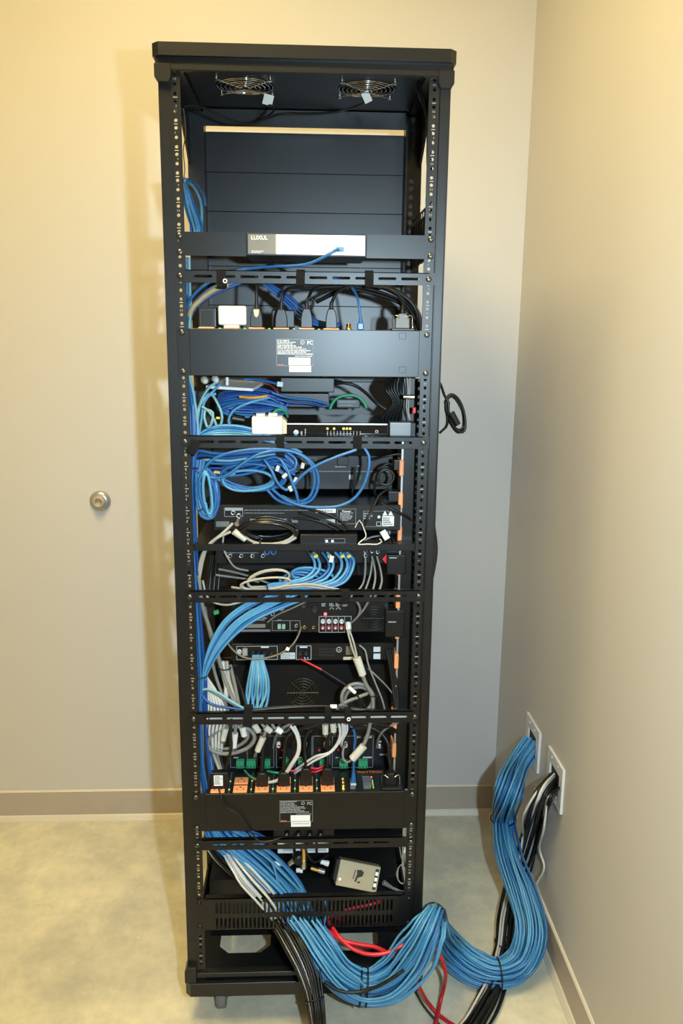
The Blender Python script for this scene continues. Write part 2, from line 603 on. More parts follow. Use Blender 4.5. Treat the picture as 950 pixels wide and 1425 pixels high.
def holed_strip(mb, x0, x1, zs, z0, z1, r, y0, y1, n=8):
    """upright strip with a column of round holes; real holes, front and back skin"""
    xc = (x0 + x1) / 2
    edges = [z0] + [(a + b) / 2 for a, b in zip(zs[:-1], zs[1:])] + [z1]
    for k, zc in enumerate(zs):
        a, b = edges[k], edges[k + 1]
        rect_ = [(x1, zc), (x1, b), (xc, b), (x0, b), (x0, zc), (x0, a), (xc, a), (x1, a)]
        hole = [(xc + r * math.cos(math.pi / 4 * i), zc + r * math.sin(math.pi / 4 * i)) for i in range(8)]
        for y, flip in ((y0, 0), (y1, 1)):
            vs_ = [(p[0], y, p[1]) for p in rect_] + [(p[0], y, p[1]) for p in hole]
            fs = []
            for i in range(8):
                j = (i + 1) % 8
                f = (i, j, j + 8, i + 8)
                fs.append(f if flip else f[::-1])
            mb.add(vs_, fs)
        vs_ = [(p[0], y0, p[1]) for p in hole] + [(p[0], y1, p[1]) for p in hole]
        mb.add(vs_, [(i, (i + 1) % 8, (i + 1) % 8 + 8, i + 8) for i in range(8)])
    mb.box(x0, x0 + 0.0003, y0, y1, z0, z1)
    mb.box(x1 - 0.0003, x1, y0, y1, z0, z1)


holes = [RZ0 + U * k + o for k in range(42) for o in (0.00635, 0.022225, 0.0381)]
for sx in (-1, 1):
    def X(a, b):
        return (min(sx * a, sx * b), max(sx * a, sx * b))
    # near post: outer channel plus perforated mounting flange
    po = MB()
    a, b = X(0.2425, 0.2625)
    po.box(a, b, Y0, Y0 + 0.004, 0.09, RZ1 + 0.02)
    a, b = X(0.2585, 0.2625)
    po.box(a, b, Y0, Y0 + 0.045, 0.09, RZ1 + 0.02)
    a, b = X(0.2425, 0.2465)
    po.box(a, b, Y0, Y0 + 0.022, 0.09, RZ1 + 0.02)
    post = po.build('post', BLK, rack, bevel=0.0012)
    rl = MB()
    a, b = X(0.2227, 0.2425)
    holed_strip(rl, a, b, holes, RZ0, RZ1, 0.0032, Y0, Y0 + 0.002)
    rl.box(a, b, Y0, Y0 + 0.002, 0.09, RZ0)
    rl.box(a, b, Y0, Y0 + 0.002, RZ1, RZ1 + 0.02)
    rl.build('mounting_rail', BLK, post)
    mk = MB()
    for k in range(42):
        z = RZ0 + U * k
        x = sx * 0.2325
        mk.box(x - 0.0035, x + 0.0035, Y0 - 0.0003, Y0, z - 0.0006, z + 0.0006)
        zz = z + 0.0302
        for q in range(2):
            if rnd.random() < 0.8:
                xx = x - 0.0026 + 0.0032 * q
                mk.box(xx, xx + 0.0018, Y0 - 0.0003, Y0, zz - 0.0016, zz - 0.0008)
                mk.box(xx, xx + 0.0018, Y0 - 0.0003, Y0, zz + 0.0006, zz + 0.0014)
                mk.box(xx + (0.0012 if rnd.random() < 0.5 else 0), xx + (0.0018 if rnd.random() < 0.5 else 0.0008), Y0 - 0.0003, Y0, zz - 0.0016, zz + 0.0014)
    mk.build('rail_marking', mat('rail_print', (0.42, 0.42, 0.40), 0.6), post)['kind'] = 'stuff'
    # far post with its own flange
    po = MB()
    a, b = X(0.2255, 0.2625)
    po.box(a, b, YF, YF + 0.003, 0.09, 2.03)
    a, b = X(0.2590, 0.2625)
    po.box(a, b, YF, YF + 0.055, 0.09, 2.03)
    a, b = X(0.2255, 0.2285)
    po.box(a, b, YF, YF + 0.045, 0.09, 2.03)
    po.build('post', BLK, rack, bevel=0.001)
    # side rails joining near and far posts, top and bottom, with gussets
    sr = MB()
    a, b = X(0.2560, 0.2615)
    sr.box(a, b, Y0 + 0.045, YF, 1.985, 2.036)
    a, b = X(0.2300, 0.2560)
    sr.box(a, b, Y0 + 0.03, YF, 2.030, 2.036)
    a, b = X(0.2560, 0.2612)
    for (y0_, z0_), (y1_, z1_), (y2_, z2_) in (((YF, 1.988), (YF - 0.10, 1.988), (YF, 1.92)),):
        sr.add([(a, y0_, z0_), (a, y1_, z1_), (a, y2_, z2_), (b, y0_, z0_), (b, y1_, z1_), (b, y2_, z2_)], [(0, 1, 2), (5, 4, 3), (0, 3, 4, 1), (1, 4, 5, 2), (2, 5, 3, 0)])
    sr.build('side_rail', BLK, rack)
    sb = MB()
    a, b = X(0.2560, 0.2615)
    sb.box(a, b, Y0 + 0.045, YF, 0.10, 0.15)
    sb.build('side_rail', BLK, rack)
    # mid cross member on each side
    sm_ = MB()
    a, b = X(0.2570, 0.2612)
    sm_.box(a, b, Y0 + 0.045, YF, 1.02, 1.045)
    sm_.build('side_rail', BLK, rack)

# top cap: slab with cut corners, recessed neck, lower lip, corner blocks


def cut_rect(x0, x1, y0, y1, c):
    return [(x0 + c, y0), (x1 - c, y0), (x1, y0 + c), (x1, y1 - c), (x1 - c, y1), (x0 + c, y1), (x0, y1 - c), (x0, y0 + c)]


YC0, YC1 = Y0 - 0.014, YF + 0.07
cap = MB()
# frame of the slab (front, back, sides) and thin top sheet
outer = cut_rect(-0.270, 0.270, YC0, YC1, 0.012)
inner = cut_rect(-0.262, 0.262, YC0 + 0.010, YC1 - 0.01, 0.008)
vs_ = [(p[0], p[1], 2.0265) for p in outer] + [(p[0], p[1], ZT) for p in outer] + [(p[0], p[1], 2.0265) for p in inner] + [(p[0], p[1], 2.0405) for p in inner]
fs = [tuple(range(8, 16))]
for i in range(8):
    j = (i + 1) % 8
    fs += [(i, j, j + 8, i + 8), (j, i, i + 16, j + 16), (j + 16, i + 16, i + 24, j + 24)]
cap.add(vs_, fs)
top_cap = cap.build('top_cap', BLK, rack)
nk = MB()
nk.box(-0.2655, 0.2655, Y0 - 0.004, Y0 + 0.010, 2.013, 2.0265)
nk.box(-0.261, 0.261, YC1 - 0.02, YC1 - 0.012, 2.020, 2.0265)
nk.build('cap_neck', BLK, top_cap)
lp = MB()
lp.box(-0.266, 0.266, Y0 - 0.010, Y0 + 0.003, 2.0035, 2.0145)
lp.build('cap_lip', BLK, top_cap, bevel=0.0015)
for sx in (-1, 1):
    cb = MB()
    pts = [(sx * 0.2665, 2.014), (sx * 0.2665, 1.992), (sx * 0.261, 1.984), (sx * 0.2425, 1.984), (sx * 0.2375, 1.993), (sx * 0.2375, 2.014)]
    cb.prism(pts, 1, Y0 - 0.0118, Y0 + 0.02)
    cb.build('corner_block', BLK, rack, bevel=0.001)

# inner ceiling sheet with two round fan openings
fans_x = (at(341, 122, 1.80).x, at(510, 124, 1.80).x)
FY, FR, ZP = 1.800, 0.0585, 2.0385
sheet = MB()
cells = []
cx0 = -0.262
for fx in fans_x:
    cells.append((fx - 0.066, fx + 0.066))
y_a, y_b = FY - 0.066, FY + 0.066
sheet.box(-0.262, 0.262, Y0, y_a, ZP, ZP + 0.0012)
sheet.box(-0.262, 0.262, y_b, YF, ZP, ZP + 0.0012)
sheet.box(-0.262, cells[0][0], y_a, y_b, ZP, ZP + 0.0012)
sheet.box(cells[0][1], cells[1][0], y_a, y_b, ZP, ZP + 0.0012)
sheet.box(cells[1][1], 0.262, y_a, y_b, ZP, ZP + 0.0012)
N_ = 32
for fx in fans_x:
    sq, ci = [], []
    for i in range(N_):
        t = 2 * math.pi * i / N_
        c_, s_ = math.cos(t), math.sin(t)
        k = 0.066 / max(abs(c_), abs(s_))
        sq.append((fx + c_ * k, FY + s_ * k, ZP))
        ci.append((fx + c_ * FR, FY + s_ * FR, ZP))
    sheet.add(sq + ci, [(i, i + N_, (i + 1) % N_ + N_, (i + 1) % N_) for i in range(N_)])
sheet.build('ceiling_sheet', BLK, top_cap)
hd = MB()
hd.box(-0.2255, 0.2255, YF + 0.004, YF + 0.007, P(420, 177, YF - Y0).z, 2.036)
hd.build('header', BLK, rack)

# far blank panels
zb = [1.9985, 1.912, 1.8265, 1.705]
while zb[-1] > 0.25:
    zb.append(zb[-1] - 2 * U)
for a, b in zip(zb[:-1], zb[1:]):
    MB().box(-0.2415, 0.2415, YF + 0.046, YF + 0.048, b, a).build('blank_panel', PANL, rack, bevel=0.0012)

# base: pan with two cut-corner openings, stepped front, chamfered corners
zB0, zB1, zB2 = P(420, 1384, -0.014).z, P(420, 1366, -0.014).z, P(420, 1351.5, -0.006).z
bs = MB()
outer = cut_rect(-0.268, 0.268, YC0, YC1, 0.012)
bs.prism(cut_rect(-0.268, 0.268, YC0, YC0 + 0.036, 0.012)[:3] + [(0.268, YC0 + 0.036), (-0.268, YC0 + 0.036)] + cut_rect(-0.268, 0.268, YC0, YC0 + 0.036, 0.012)[7:], 2, zB0, zB1)
base = bs.build('base', BLK, rack, bevel=0.001)
bl = MB()
bl.box(-0.2425, 0.2425, Y0 - 0.006, Y0 + 0.012, zB2 - 0.011, zB2)
bl.box(-0.2425, 0.2425, Y0 + 0.004, Y0 + 0.012, zB1, zB2 - 0.011)
bl.build('front_lip', BLK, base, bevel=0.0008)
for sx in (-1, 1):
    cb = MB()
    pts = [(sx * 0.2685, zB1), (sx * 0.2685, zB2 + 0.010), (sx * 0.263, zB2 + 0.020), (sx * 0.2425, zB2 + 0.020), (sx * 0.2425, zB1)]
    cb.prism(pts, 1, Y0 - 0.0118, Y0 + 0.02)
    cb.build('corner_block', BLK, rack, bevel=0.001)
# pan sheet z = .10 with two octagonal openings: strips round them
pan = MB()
zp = 0.098
ya, yb_ = 1.702, 1.945
ops = [(-0.205, -0.083), (0.022, 0.180)]
pan.box(-0.2625, 0.2625, YC0 + 0.03, ya, zp, zp + 0.002)
pan.box(-0.2625, 0.2625, yb_, YC1, zp, zp + 0.002)
xs = [-0.2625] + [q for o in ops for q in o] + [0.2625]
for i in (0, 2, 4):
    pan.box(xs[i], xs[i + 1], ya, yb_, zp, zp + 0.002)
for x0, x1 in ops:
    cc = 0.024
    for (xa, xb) in ((x0, x0 + cc), (x1, x1 - cc)):
        for (y_, yq) in ((ya, ya + cc), (yb_, yb_ - cc)):
            pan.add([(xa, y_, zp + 0.001), (xb, y_, zp + 0.001), (xa, yq, zp + 0.001)], [(0, 1, 2)])
pan.build('base_pan', BLK, base)
MB().box(-0.2625, 0.2625, YF, YC1, 0.084, 0.15).build('back_rail', BLK, base)
MB().box(-0.2425, 0.2425, Y0 + 0.09, Y0 + 0.096, zp - 0.012, zp).build('stiffener', BLK, base)

# casters
for px_, yy in ((308, Y0 + 0.045), (540, Y0 + 0.045), (308, YF - 0.02), (540, YF - 0.02)):
    x = at(px_, 1395, Y0 + 0.045).x
    z = 0.0
    c_ = MB()
    c_.box(x - 0.024, x + 0.024, yy - 0.024, yy + 0.024, 0.079, 0.084)
    c_.cyl((x, yy, 0.070), (x, yy, 0.080), 0.018, 16)
    cst = c_.build('caster', BLKP, rack)
    fk = MB()
    for s_ in (-1, 1):
        fk.prism([(yy - 0.014, 0.072), (yy + 0.02, 0.072), (yy + 0.024, 0.03), (yy + 0.012, 0.022), (yy + 0.002, 0.03)], 0, x + s_ * 0.0135, x + s_ * 0.0155)
    fk.box(x - 0.0155, x + 0.0155, yy - 0.014, yy + 0.02, 0.068, 0.072)
    for s_ in (-1, 1):
        fk.box(x + s_ * 0.0155, x + s_ * 0.029, yy - 0.026, yy - 0.020, 0.058, 0.086)
        fk.cyl((x + s_ * 0.023, yy - 0.032, 0.070), (x + s_ * 0.023, yy - 0.026, 0.070), 0.0052, 8)
    fk.build('fork', BLKP, cst)
    MB().lathe([(0, -0.011), (0.026, -0.011), (0.0285, -0.008), (0.0285, 0.008), (0.026, 0.011), (0, 0.011)], (x, yy + 0.012, 0.0285), (1, 0, 0), 24).build('wheel', GREYP, cst)
    bt = MB()
    for s_ in (-1, 1):
        bt.cyl((x + s_ * 0.019, yy - 0.019, 0.073), (x + s_ * 0.019, yy - 0.019, 0.079), 0.0045, 6)
    bt.build('nut', STL, cst)

# lattice bracket on the side, behind the near post
lt = MB()
Xl = 0.2440
y0_, y1_ = Y0 + 0.03, YF
zt_, zb_ = 1.806, 1.700
lt.box(Xl, Xl + 0.002, y0_, y1_, zt_ - 0.004, zt_)
lt.box(Xl, Xl + 0.002, y0_, y1_, zt_ - 0.022, zt_ - 0.015)
lt.box(Xl, Xl + 0.002, y0_, y1_, zb_, zb_ + 0.006)
nn = 12
for i in range(nn + 1):
    yy = y0_ + (y1_ - y0_) * i / nn
    lt.box(Xl, Xl + 0.002, yy - 0.002, yy + 0.002, zt_ - 0.02, zt_)
nn = 8
hz = zt_ - 0.02 - zb_
for i in range(nn):
    ya_, yb2 = y0_ + (y1_ - y0_) * i / nn, y0_ + (y1_ - y0_) * (i + 1) / nn
    for u0, u1 in ((0, 1), (1, 0)):
        p0, p1 = Vector((Xl + 0.001, ya_, zb_ + hz * u0)), Vector((Xl + 0.001, yb2, zb_ + hz * u1))
        lt.cyl(p0, p1, 0.0032, 6)
lt.build('lattice_bracket', BLK, rack)

# ------------------------------------------------------------------ cooling fans under the cap
for k, fx in enumerate(fans_x):
    fan = thing('cooling_fan', (fx, FY, ZP), ('chrome-guarded cooling fan in the rack top, the one further from the corner of the room',
                                              'chrome-guarded cooling fan in the rack top, nearer the corner of the room')[k], 'fan', 'cooling fans in the rack top')
    h_ = MB()
    for a, b, c_, d_ in ((-0.062, -0.059, -0.062, 0.062), (0.059, 0.062, -0.062, 0.062), (-0.059, 0.059, -0.062, -0.059), (-0.059, 0.059, 0.059, 0.062)):
        h_.box(fx + a, fx + b, FY + c_, FY + d_, ZP + 0.002, ZP + 0.026)
    h_.lathe([(FR, 0.0015), (0.0575, 0.026)], (fx, FY, ZP), (0, 0, 1), 32)
    h_.box(fx - 0.06, fx + 0.06, FY - 0.06, FY + 0.06, ZP + 0.027, ZP + 0.029)
    h_.build('housing', BLKP, fan)
    MB().lathe([(0, 0.006), (0.019, 0.006), (0.0205, 0.008), (0.0205, 0.024)], (fx, FY, ZP), (0, 0, 1), 24).build('hub', BLKP, fan)
    for q in range(7):
        t0 = 2 * math.pi * q / 7
        bl_ = MB()
        vs_ = []
        for i in range(5):
            rr = 0.020 + 0.0355 * i / 4
            for s_ in (-0.34, 0.34):
                t = t0 + s_ * (1.0 - 0.1 * i) + 0.10 * i
                vs_.append((fx + rr * math.cos(t), FY + rr * math.sin(t), ZP + 0.014 + 0.006 * (1 if s_ > 0 else -1)))
        fs = [(2 * i, 2 * i + 1, 2 * i + 3, 2 * i + 2) for i in range(4)]
        bl_.add(vs_, fs, True)
        bl_.build('blade', mat('smoky_brown_fan_blade', (0.36, 0.28, 0.17), 0.18, 0.6, 0.1, 60), fan)
    gd = MB()
    for rr in (0.012, 0.022, 0.031, 0.040, 0.049, 0.056):
        z_ = ZP - 0.004 * (1 - (rr / 0.058) ** 2) - 0.001
        gd.tube([Vector((fx + rr * math.cos(2 * math.pi * i / 32), FY + rr * math.sin(2 * math.pi * i / 32), z_)) for i in range(32)], 0.0012, 5, True)
    for q in range(4):
        t = math.pi / 4 + math.pi / 2 * q
        gd.tube([Vector((fx + rr * math.cos(t), FY + rr * math.sin(t), ZP - 0.0065 + 0.004 * (rr / 0.08) ** 2)) for rr in (0.010, 0.03, 0.05, 0.078)], 0.0011, 5)
        p_ = Vector((fx + 0.074 * math.cos(t), FY + 0.074 * math.sin(t), ZP))
        gd.cyl(p_ - Vector((0, 0, 0.006)), p_, 0.0035, 8)
    gd.build('finger_guard', CHR, fan)

# fan leads
fw = cable([at(371, 146, 1.82), at(383, 149, 1.80), at(375, 160, 1.78), at(357, 170, 1.76), at(338, 172, 1.74), at(318, 166, 1.72), at(295, 155, 1.70), at(272, 147, 1.67), at(258, 147, 1.645), at(253, 152, 1.615)],
           0.0022, RUB, 'black fan lead drooping to the perforated post', 'cable', 'fan leads', 'fan_lead')
fw2 = cable([at(507, 142, 1.82), at(495, 148, 1.80), at(478, 154, 1.79), at(455, 157, 1.80), at(425, 158, 1.82), at(395, 158, 1.83), at(377, 163, 1.80), at(356, 172, 1.765)],
            0.0022, RUB, 'black fan lead strung between the two cooling fans', 'cable', 'fan leads', 'fan_lead')
tg = MB().obox(at(373, 139, 1.815), (0.020, 0.0015, 0.020), (0, 0.25, 0))
tag(tg.build('wire_tag', STK), 'white paper tag on the lead of the fan over the white adapter', 'tag', 'fan tags')
tg = MB().obox(at(510, 135, 1.815), (0.016, 0.0015, 0.022), (0, -0.45, 0))
tag(tg.build('wire_tag', STK), 'white paper tag on the lead of the fan nearer the corner of the room', 'tag', 'fan tags')
cable([at(583, 114, 1.70), at(583, 125, 1.68), at(588, 140, 1.66), at(594, 158, 1.64), at(597, 175, 1.625), at(597, 200, 1.62), at(597, 230, 1.62), at(599, 245, 1.625)],
      0.0052, GLJ, 'thick black cord dropping from the cap behind the post', 'cable', None, 'power_cable')
cable([at(255, 150, 1.635), at(257, 165, 1.64), at(258, 185, 1.645), at(255, 210, 1.64), at(257, 235, 1.64), at(255, 255, 1.64)], 0.001, mat('brown_wire', (0.10, 0.05, 0.03), 0.5),
      'thin brown wire hanging beside the post', 'wire', None, 'thin_wire')


# ------------------------------------------------------------------ helpers for mounted gear
def rect(x0, y0, x1, y1, d):
    xm, ym = (x0 + x1) / 2, (y0 + y1) / 2
    return P(x0, ym, d).x, P(x1, ym, d).x, P(xm, y1, d).z, P(xm, y0, d).z, Y0 + d


def face_box(mb, x0, y0, x1, y1, d, depth):
    a, b, c_, e_, y = rect(x0, y0, x1, y1, d)
    return mb.box(a, b, y, y + depth, c_, e_)


def device(name, label, cat, x0, y0, x1, y1, d, depth, mt=None, bevel=0.001, part='chassis', group=None):
    a, b, c_, e_, y = rect(x0, y0, x1, y1, d)
    root = thing(name, ((a + b) / 2, y + depth / 2, c_), label, cat, group)
    MB().box(a, b, y, y + depth, c_, e_).build(part, mt or BLKM, root, bevel=bevel)
    return root


def sticker(root, x0, y0, x1, y1, d, mt=None, name='sticker', t=0.0006):
    a, b, c_, e_, y = rect(x0, y0, x1, y1, d)
    return MB().box(a, b, y - t, y, c_, e_).build(name, mt or STK, root)


def outline(root, x0, y0, x1, y1, d, mt=None, w_=0.0009, name='panel_outline'):
    a, b, c_, e_, y = rect(x0, y0, x1, y1, d)
    mb = MB()
    t = 0.0004
    mb.box(a, b, y - t, y, c_, c_ + w_)
    mb.box(a, b, y - t, y, e_ - w_, e_)
    mb.box(a, a + w_, y - t, y, c_, e_)
    mb.box(b - w_, b, y - t, y, c_, e_)
    return mb.build(name, mt or PRT, root)


def dashes(root, x0, y0, x1, y1, d, rows, mt=None, name='fine_print', fill=0.55, t=0.0004, seed=3, lens=(2, 9)):
    R_ = random.Random(seed + int(x0 * 7 + y0 * 13))
    a, b, c_, e_, y = rect(x0, y0, x1, y1, d)
    mb = MB()
    h_ = (e_ - c_) / rows
    for i in range(rows):
        x = a
        end = a + (b - a) * R_.uniform(0.55, 1.0)
        while x < end:
            wd = R_.uniform(*lens) * 0.0009
            z = e_ - h_ * (i + 0.5)
            mb.box(x, min(x + wd, b), y - t, y, z - h_ * fill / 2, z + h_ * fill / 2)
            x += wd + 0.0011
    o = mb.build(name, mt or PRT, root)
    o['kind'] = 'stuff'
    return o


def jack(root, px, py, d, r, ring, core, name='jack', out=0.006):
    p = P(px, py, d)
    mb = MB().lathe([(r, 0), (r, out), (r * 0.62, out), (r * 0.62, out * 0.4)], p, (0, -1, 0), 14)
    o = mb.build(name, ring, root)
    MB().lathe([(r * 0.62, out * 0.9), (r * 0.28, out * 0.9), (r * 0.28, out * 0.4), (0, out * 0.4)], p, (0, -1, 0), 12).build('insert', core, o)
    return o


def led(root, px, py, d, mt, r=0.0022, name='indicator'):
    p = P(px, py, d)
    return MB().lathe([(r, 0), (r * 0.9, 0.0012), (r * 0.5, 0.002), (0, 0.0022)], p, (0, -1, 0), 10).build(name, mt, root)


def screw(root, px, py, d=-0.002, r=0.0058):
    p = P(px, py, d)
    o = MB().lathe([(r, 0), (r, 0.0012), (r * 0.8, 0.0030), (r * 0.35, 0.0036), (0, 0.0036)], p, (0, -1, 0), 14).build('screw', SCRW, root)
    c_ = MB()
    y = p.y - 0.0037
    c_.box(p.x - r * 0.5, p.x + r * 0.5, y, y + 0.001, p.z - 0.0006, p.z + 0.0006)
    c_.box(p.x - 0.0006, p.x + 0.0006, y, y + 0.001, p.z - r * 0.5, p.z + r * 0.5)
    c_.build('cross_slot', INK, o)
    return o


# ------------------------------------------------------------------ lacing bars
def lacing_bar(label, yl, yh, xl, xr, slots_px, slot_y, straps, group='lacing bars'):
    """yl/yh: top and bottom pixel rows at the centre; straps: [(px, top, bottom, width px, tilt)]"""
    d = -0.0035
    a, b, c_, e_, y = rect(xl, yl, xr, yh, d)
    root = thing('lacing_bar', ((a + b) / 2, y, c_), label, 'lacing bar', group)
    zm = (c_ + e_) / 2
    hs = slot_y / 2
    mb = MB()
    mb.box(a, b, y, y + 0.002, zm + hs, e_)
    mb.box(a, b, y, y + 0.002, c_, zm - hs)
    mb.box(a + 0.012, b - 0.012, y, y + 0.010, e_ - 0.0015, e_)
    prev = a
    for s0, s1 in slots_px:
        x0 = P(s0, (yl + yh) / 2, d).x
        x1 = P(s1, (yl + yh) / 2, d).x
        mb.box(prev, x0, y, y + 0.002, zm - hs, zm + hs)
        # rounded slot ends
        for xe, sg in ((x0, 1), (x1, -1)):
            for zs in (1, -1):
                k = hs
                mb.add([(xe, y, zm + zs * hs), (xe + sg * k * 0.9, y, zm + zs * hs), (xe + sg * k * 0.3, y, zm + zs * hs * 0.6), (xe, y, zm)], [(0, 1, 2, 3)])
        prev = x1
    mb.box(prev, b, y, y + 0.002, zm - hs, zm + hs)
    mb.build('bar', BLKM, root)
    for xx in (-0.2326, 0.2326):
        p = Vector((xx, y, zm))
        sc_ = MB().lathe([(0.0055, 0), (0.0055, 0.0012), (0.0044, 0.003), (0.002, 0.0036), (0, 0.0036)], p, (0, -1, 0), 14).build('screw', SCRW, root)
        MB().box(xx - 0.0028, xx + 0.0028, y - 0.0038, y - 0.0028, zm - 0.0005, zm + 0.0005).build('cross_slot', INK, sc_)
    for (sx_, st, sb_, wpx, tilt) in straps:
        q0, q1, z0, z1, _ = rect(sx_ - wpx / 2, st, sx_ + wpx / 2, sb_, d)
        mb = MB()
        ctr = Vector(((q0 + q1) / 2, y + 0.004, (z0 + z1) / 2))
        hh, ww = (z1 - z0) / 2, (q1 - q0)
        R_ = Euler((0, tilt, 0)).to_matrix()
        loop = [(-0.0065, -hh * 0.8), (-0.0075, 0), (-0.0065, hh * 0.8), (0, hh), (0.012, hh * 0.7), (0.016, 0), (0.012, -hh * 0.7), (0, -hh)]
        n_ = len(loop)
        vs_ = []
        for xo in (-ww / 2, ww / 2):
            for (ly_, lz_) in loop:
                vs_.append(ctr + R_ @ Vector((xo, ly_, lz_)))
            for (ly_, lz_) in loop:
                vs_.append(ctr + R_ @ Vector((xo, ly_ * 0.72, lz_ * 0.9)))
        fs = []
        for i in range(n_):
            j = (i + 1) % n_
            fs += [(i, j, j + 2 * n_, i + 2 * n_), (i + n_, i + 3 * n_, j + 3 * n_, j + n_), (i, i + n_, j + n_, j), (i + 2 * n_, j + 2 * n_, j + 3 * n_, i + 3 * n_)]
        mb.add(vs_, fs)
        mb.build('strap', VEL, root)
    return root


def slots(x0, pitch, ln, n):
    return [(x0 + pitch * i, x0 + pitch * i + ln) for i in range(n)]


lb1 = lacing_bar('slotted black lacing bar across the rack just below the network switch', 377.5, 395, 249, 606, slots(270, 32, 25.5, 10), 0.0052,
                 [(308, 375, 402, 13, 0), (418, 375, 400, 12, 0.03), (513.5, 376, 401, 12, 0)])
lb2 = lacing_bar('slotted black lacing bar carrying the large blue cable coil', 607, 624, 253, 597, slots(273, 30.6, 25, 10), 0.0052,
                 [(269, 610, 634, 13, 0.5), (390, 605, 637, 11, 0), (497, 606, 627, 12, 0)])
lb3 = lacing_bar('slotted black lacing bar in front of the grey cable loops', 822, 838, 256, 592, slots(276, 29.5, 24, 10), 0.0050,
                 [(394, 824, 838, 7, 0), (480, 820, 842, 11, 0)])
lb4 = lacing_bar('slotted black lacing bar across the white cables above the lower power unit', 991, 1007, 265, 582, slots(287, 28.5, 23, 10), 0.0050,
                 [(345, 981, 1013, 12, 0.05), (456.5, 984, 1007, 9, 0), (484, 985, 1007, 9, 0)])
lb5 = lacing_bar('lowest slotted black lacing bar, below the lower power unit', 1167, 1181, 273, 568, slots(295, 28, 22, 9), 0.0042, [])
# round button on two straps
for lb, px, py in ((lb1, 313, 391), (lb4, 485, 1001)):
    p = P(px, py, -0.011)
    MB().lathe([(0.0042, -0.001), (0.0042, 0.001), (0.0022, 0.001), (0.0022, -0.001), (0.0042, -0.001)], p, (0, -1, 0), 14).build('strap_mark', STK, lb)

# ------------------------------------------------------------------ network switch on its ear bracket
sw = thing('network_switch', P(426, 357, 0.07), 'slim network switch with a white face on wide black mounting ears', 'network switch')
a, b, c_, e_, y = rect(248.5, 325, 605, 358, -0.003)
xs0, xs1 = P(343, 340, -0.004).x, P(509.5, 341, -0.004).x
MB().box(a, xs0 - 0.0008, y, y + 0.002, c_, e_).build('mounting_ear', BLKM, sw)
MB().box(xs1 + 0.0008, b, y, y + 0.002, c_, e_).build('mounting_ear', BLKM, sw)
for px_, py_ in ((249.5, 326.5), (250.5, 349.5), (599.5, 331.5), (599, 355)):
    screw(sw, px_, py_ + 1.5, -0.003)
MB().box(xs0, xs1, y - 0.004, y + 0.14, c_ + 0.0015, e_ - 0.0003).build('chassis', BLKM, sw, bevel=0.0008)
fp = MB()
f0, f1 = P(345, 340, -0.0075).x, P(507.5, 341, -0.0075).x
fz0, fz1 = c_ + 0.0045, e_ - 0.0028
xm = P(383, 341, -0.0075).x
fy = y - 0.0045
MB().box(xm, f1, fy, fy + 0.001, fz0, fz1).build('white_face', mat('bright_white_face', (0.93, 0.93, 0.92), 0.25, 0, 0.01, 50), sw)
MB().box(f0, xm, fy, fy + 0.001, fz0, fz1).build('logo_face', BRN, sw)
MB().box(xm, xm + 0.0022, fy - 0.0002, fy, fz0, fz1).build('edge_stripe', OLV, sw)
text('LUXUL', (P(349.5, 333, 0).x, fy - 0.0003, P(365, 333.4, -0.0075).z), 0.0098, PRT, sw, bold=0.0003)
dashes(sw, 350, 348.5, 368, 352.5, -0.0082, 2, PRT, lens=(2, 5))
dashes(sw, 398, 345, 420, 349, -0.0082, 2, OLV, lens=(1, 3))
dashes(sw, 480, 344, 492, 350, -0.0082, 3, OLV, lens=(1, 3))
pt = MB()
pp_ = P(471.5, 347, -0.0085)
pt.box(pp_.x - 0.006, pp_.x + 0.006, fy - 0.0004, fy, pp_.z - 0.004, pp_.z + 0.006)
pt.build('port', INK, sw)

# ------------------------------------------------------------------ power units (outlets on top, blank face towards us)
OUT_PX = (286.5, 322, 356.5, 391, 426.5, 461)


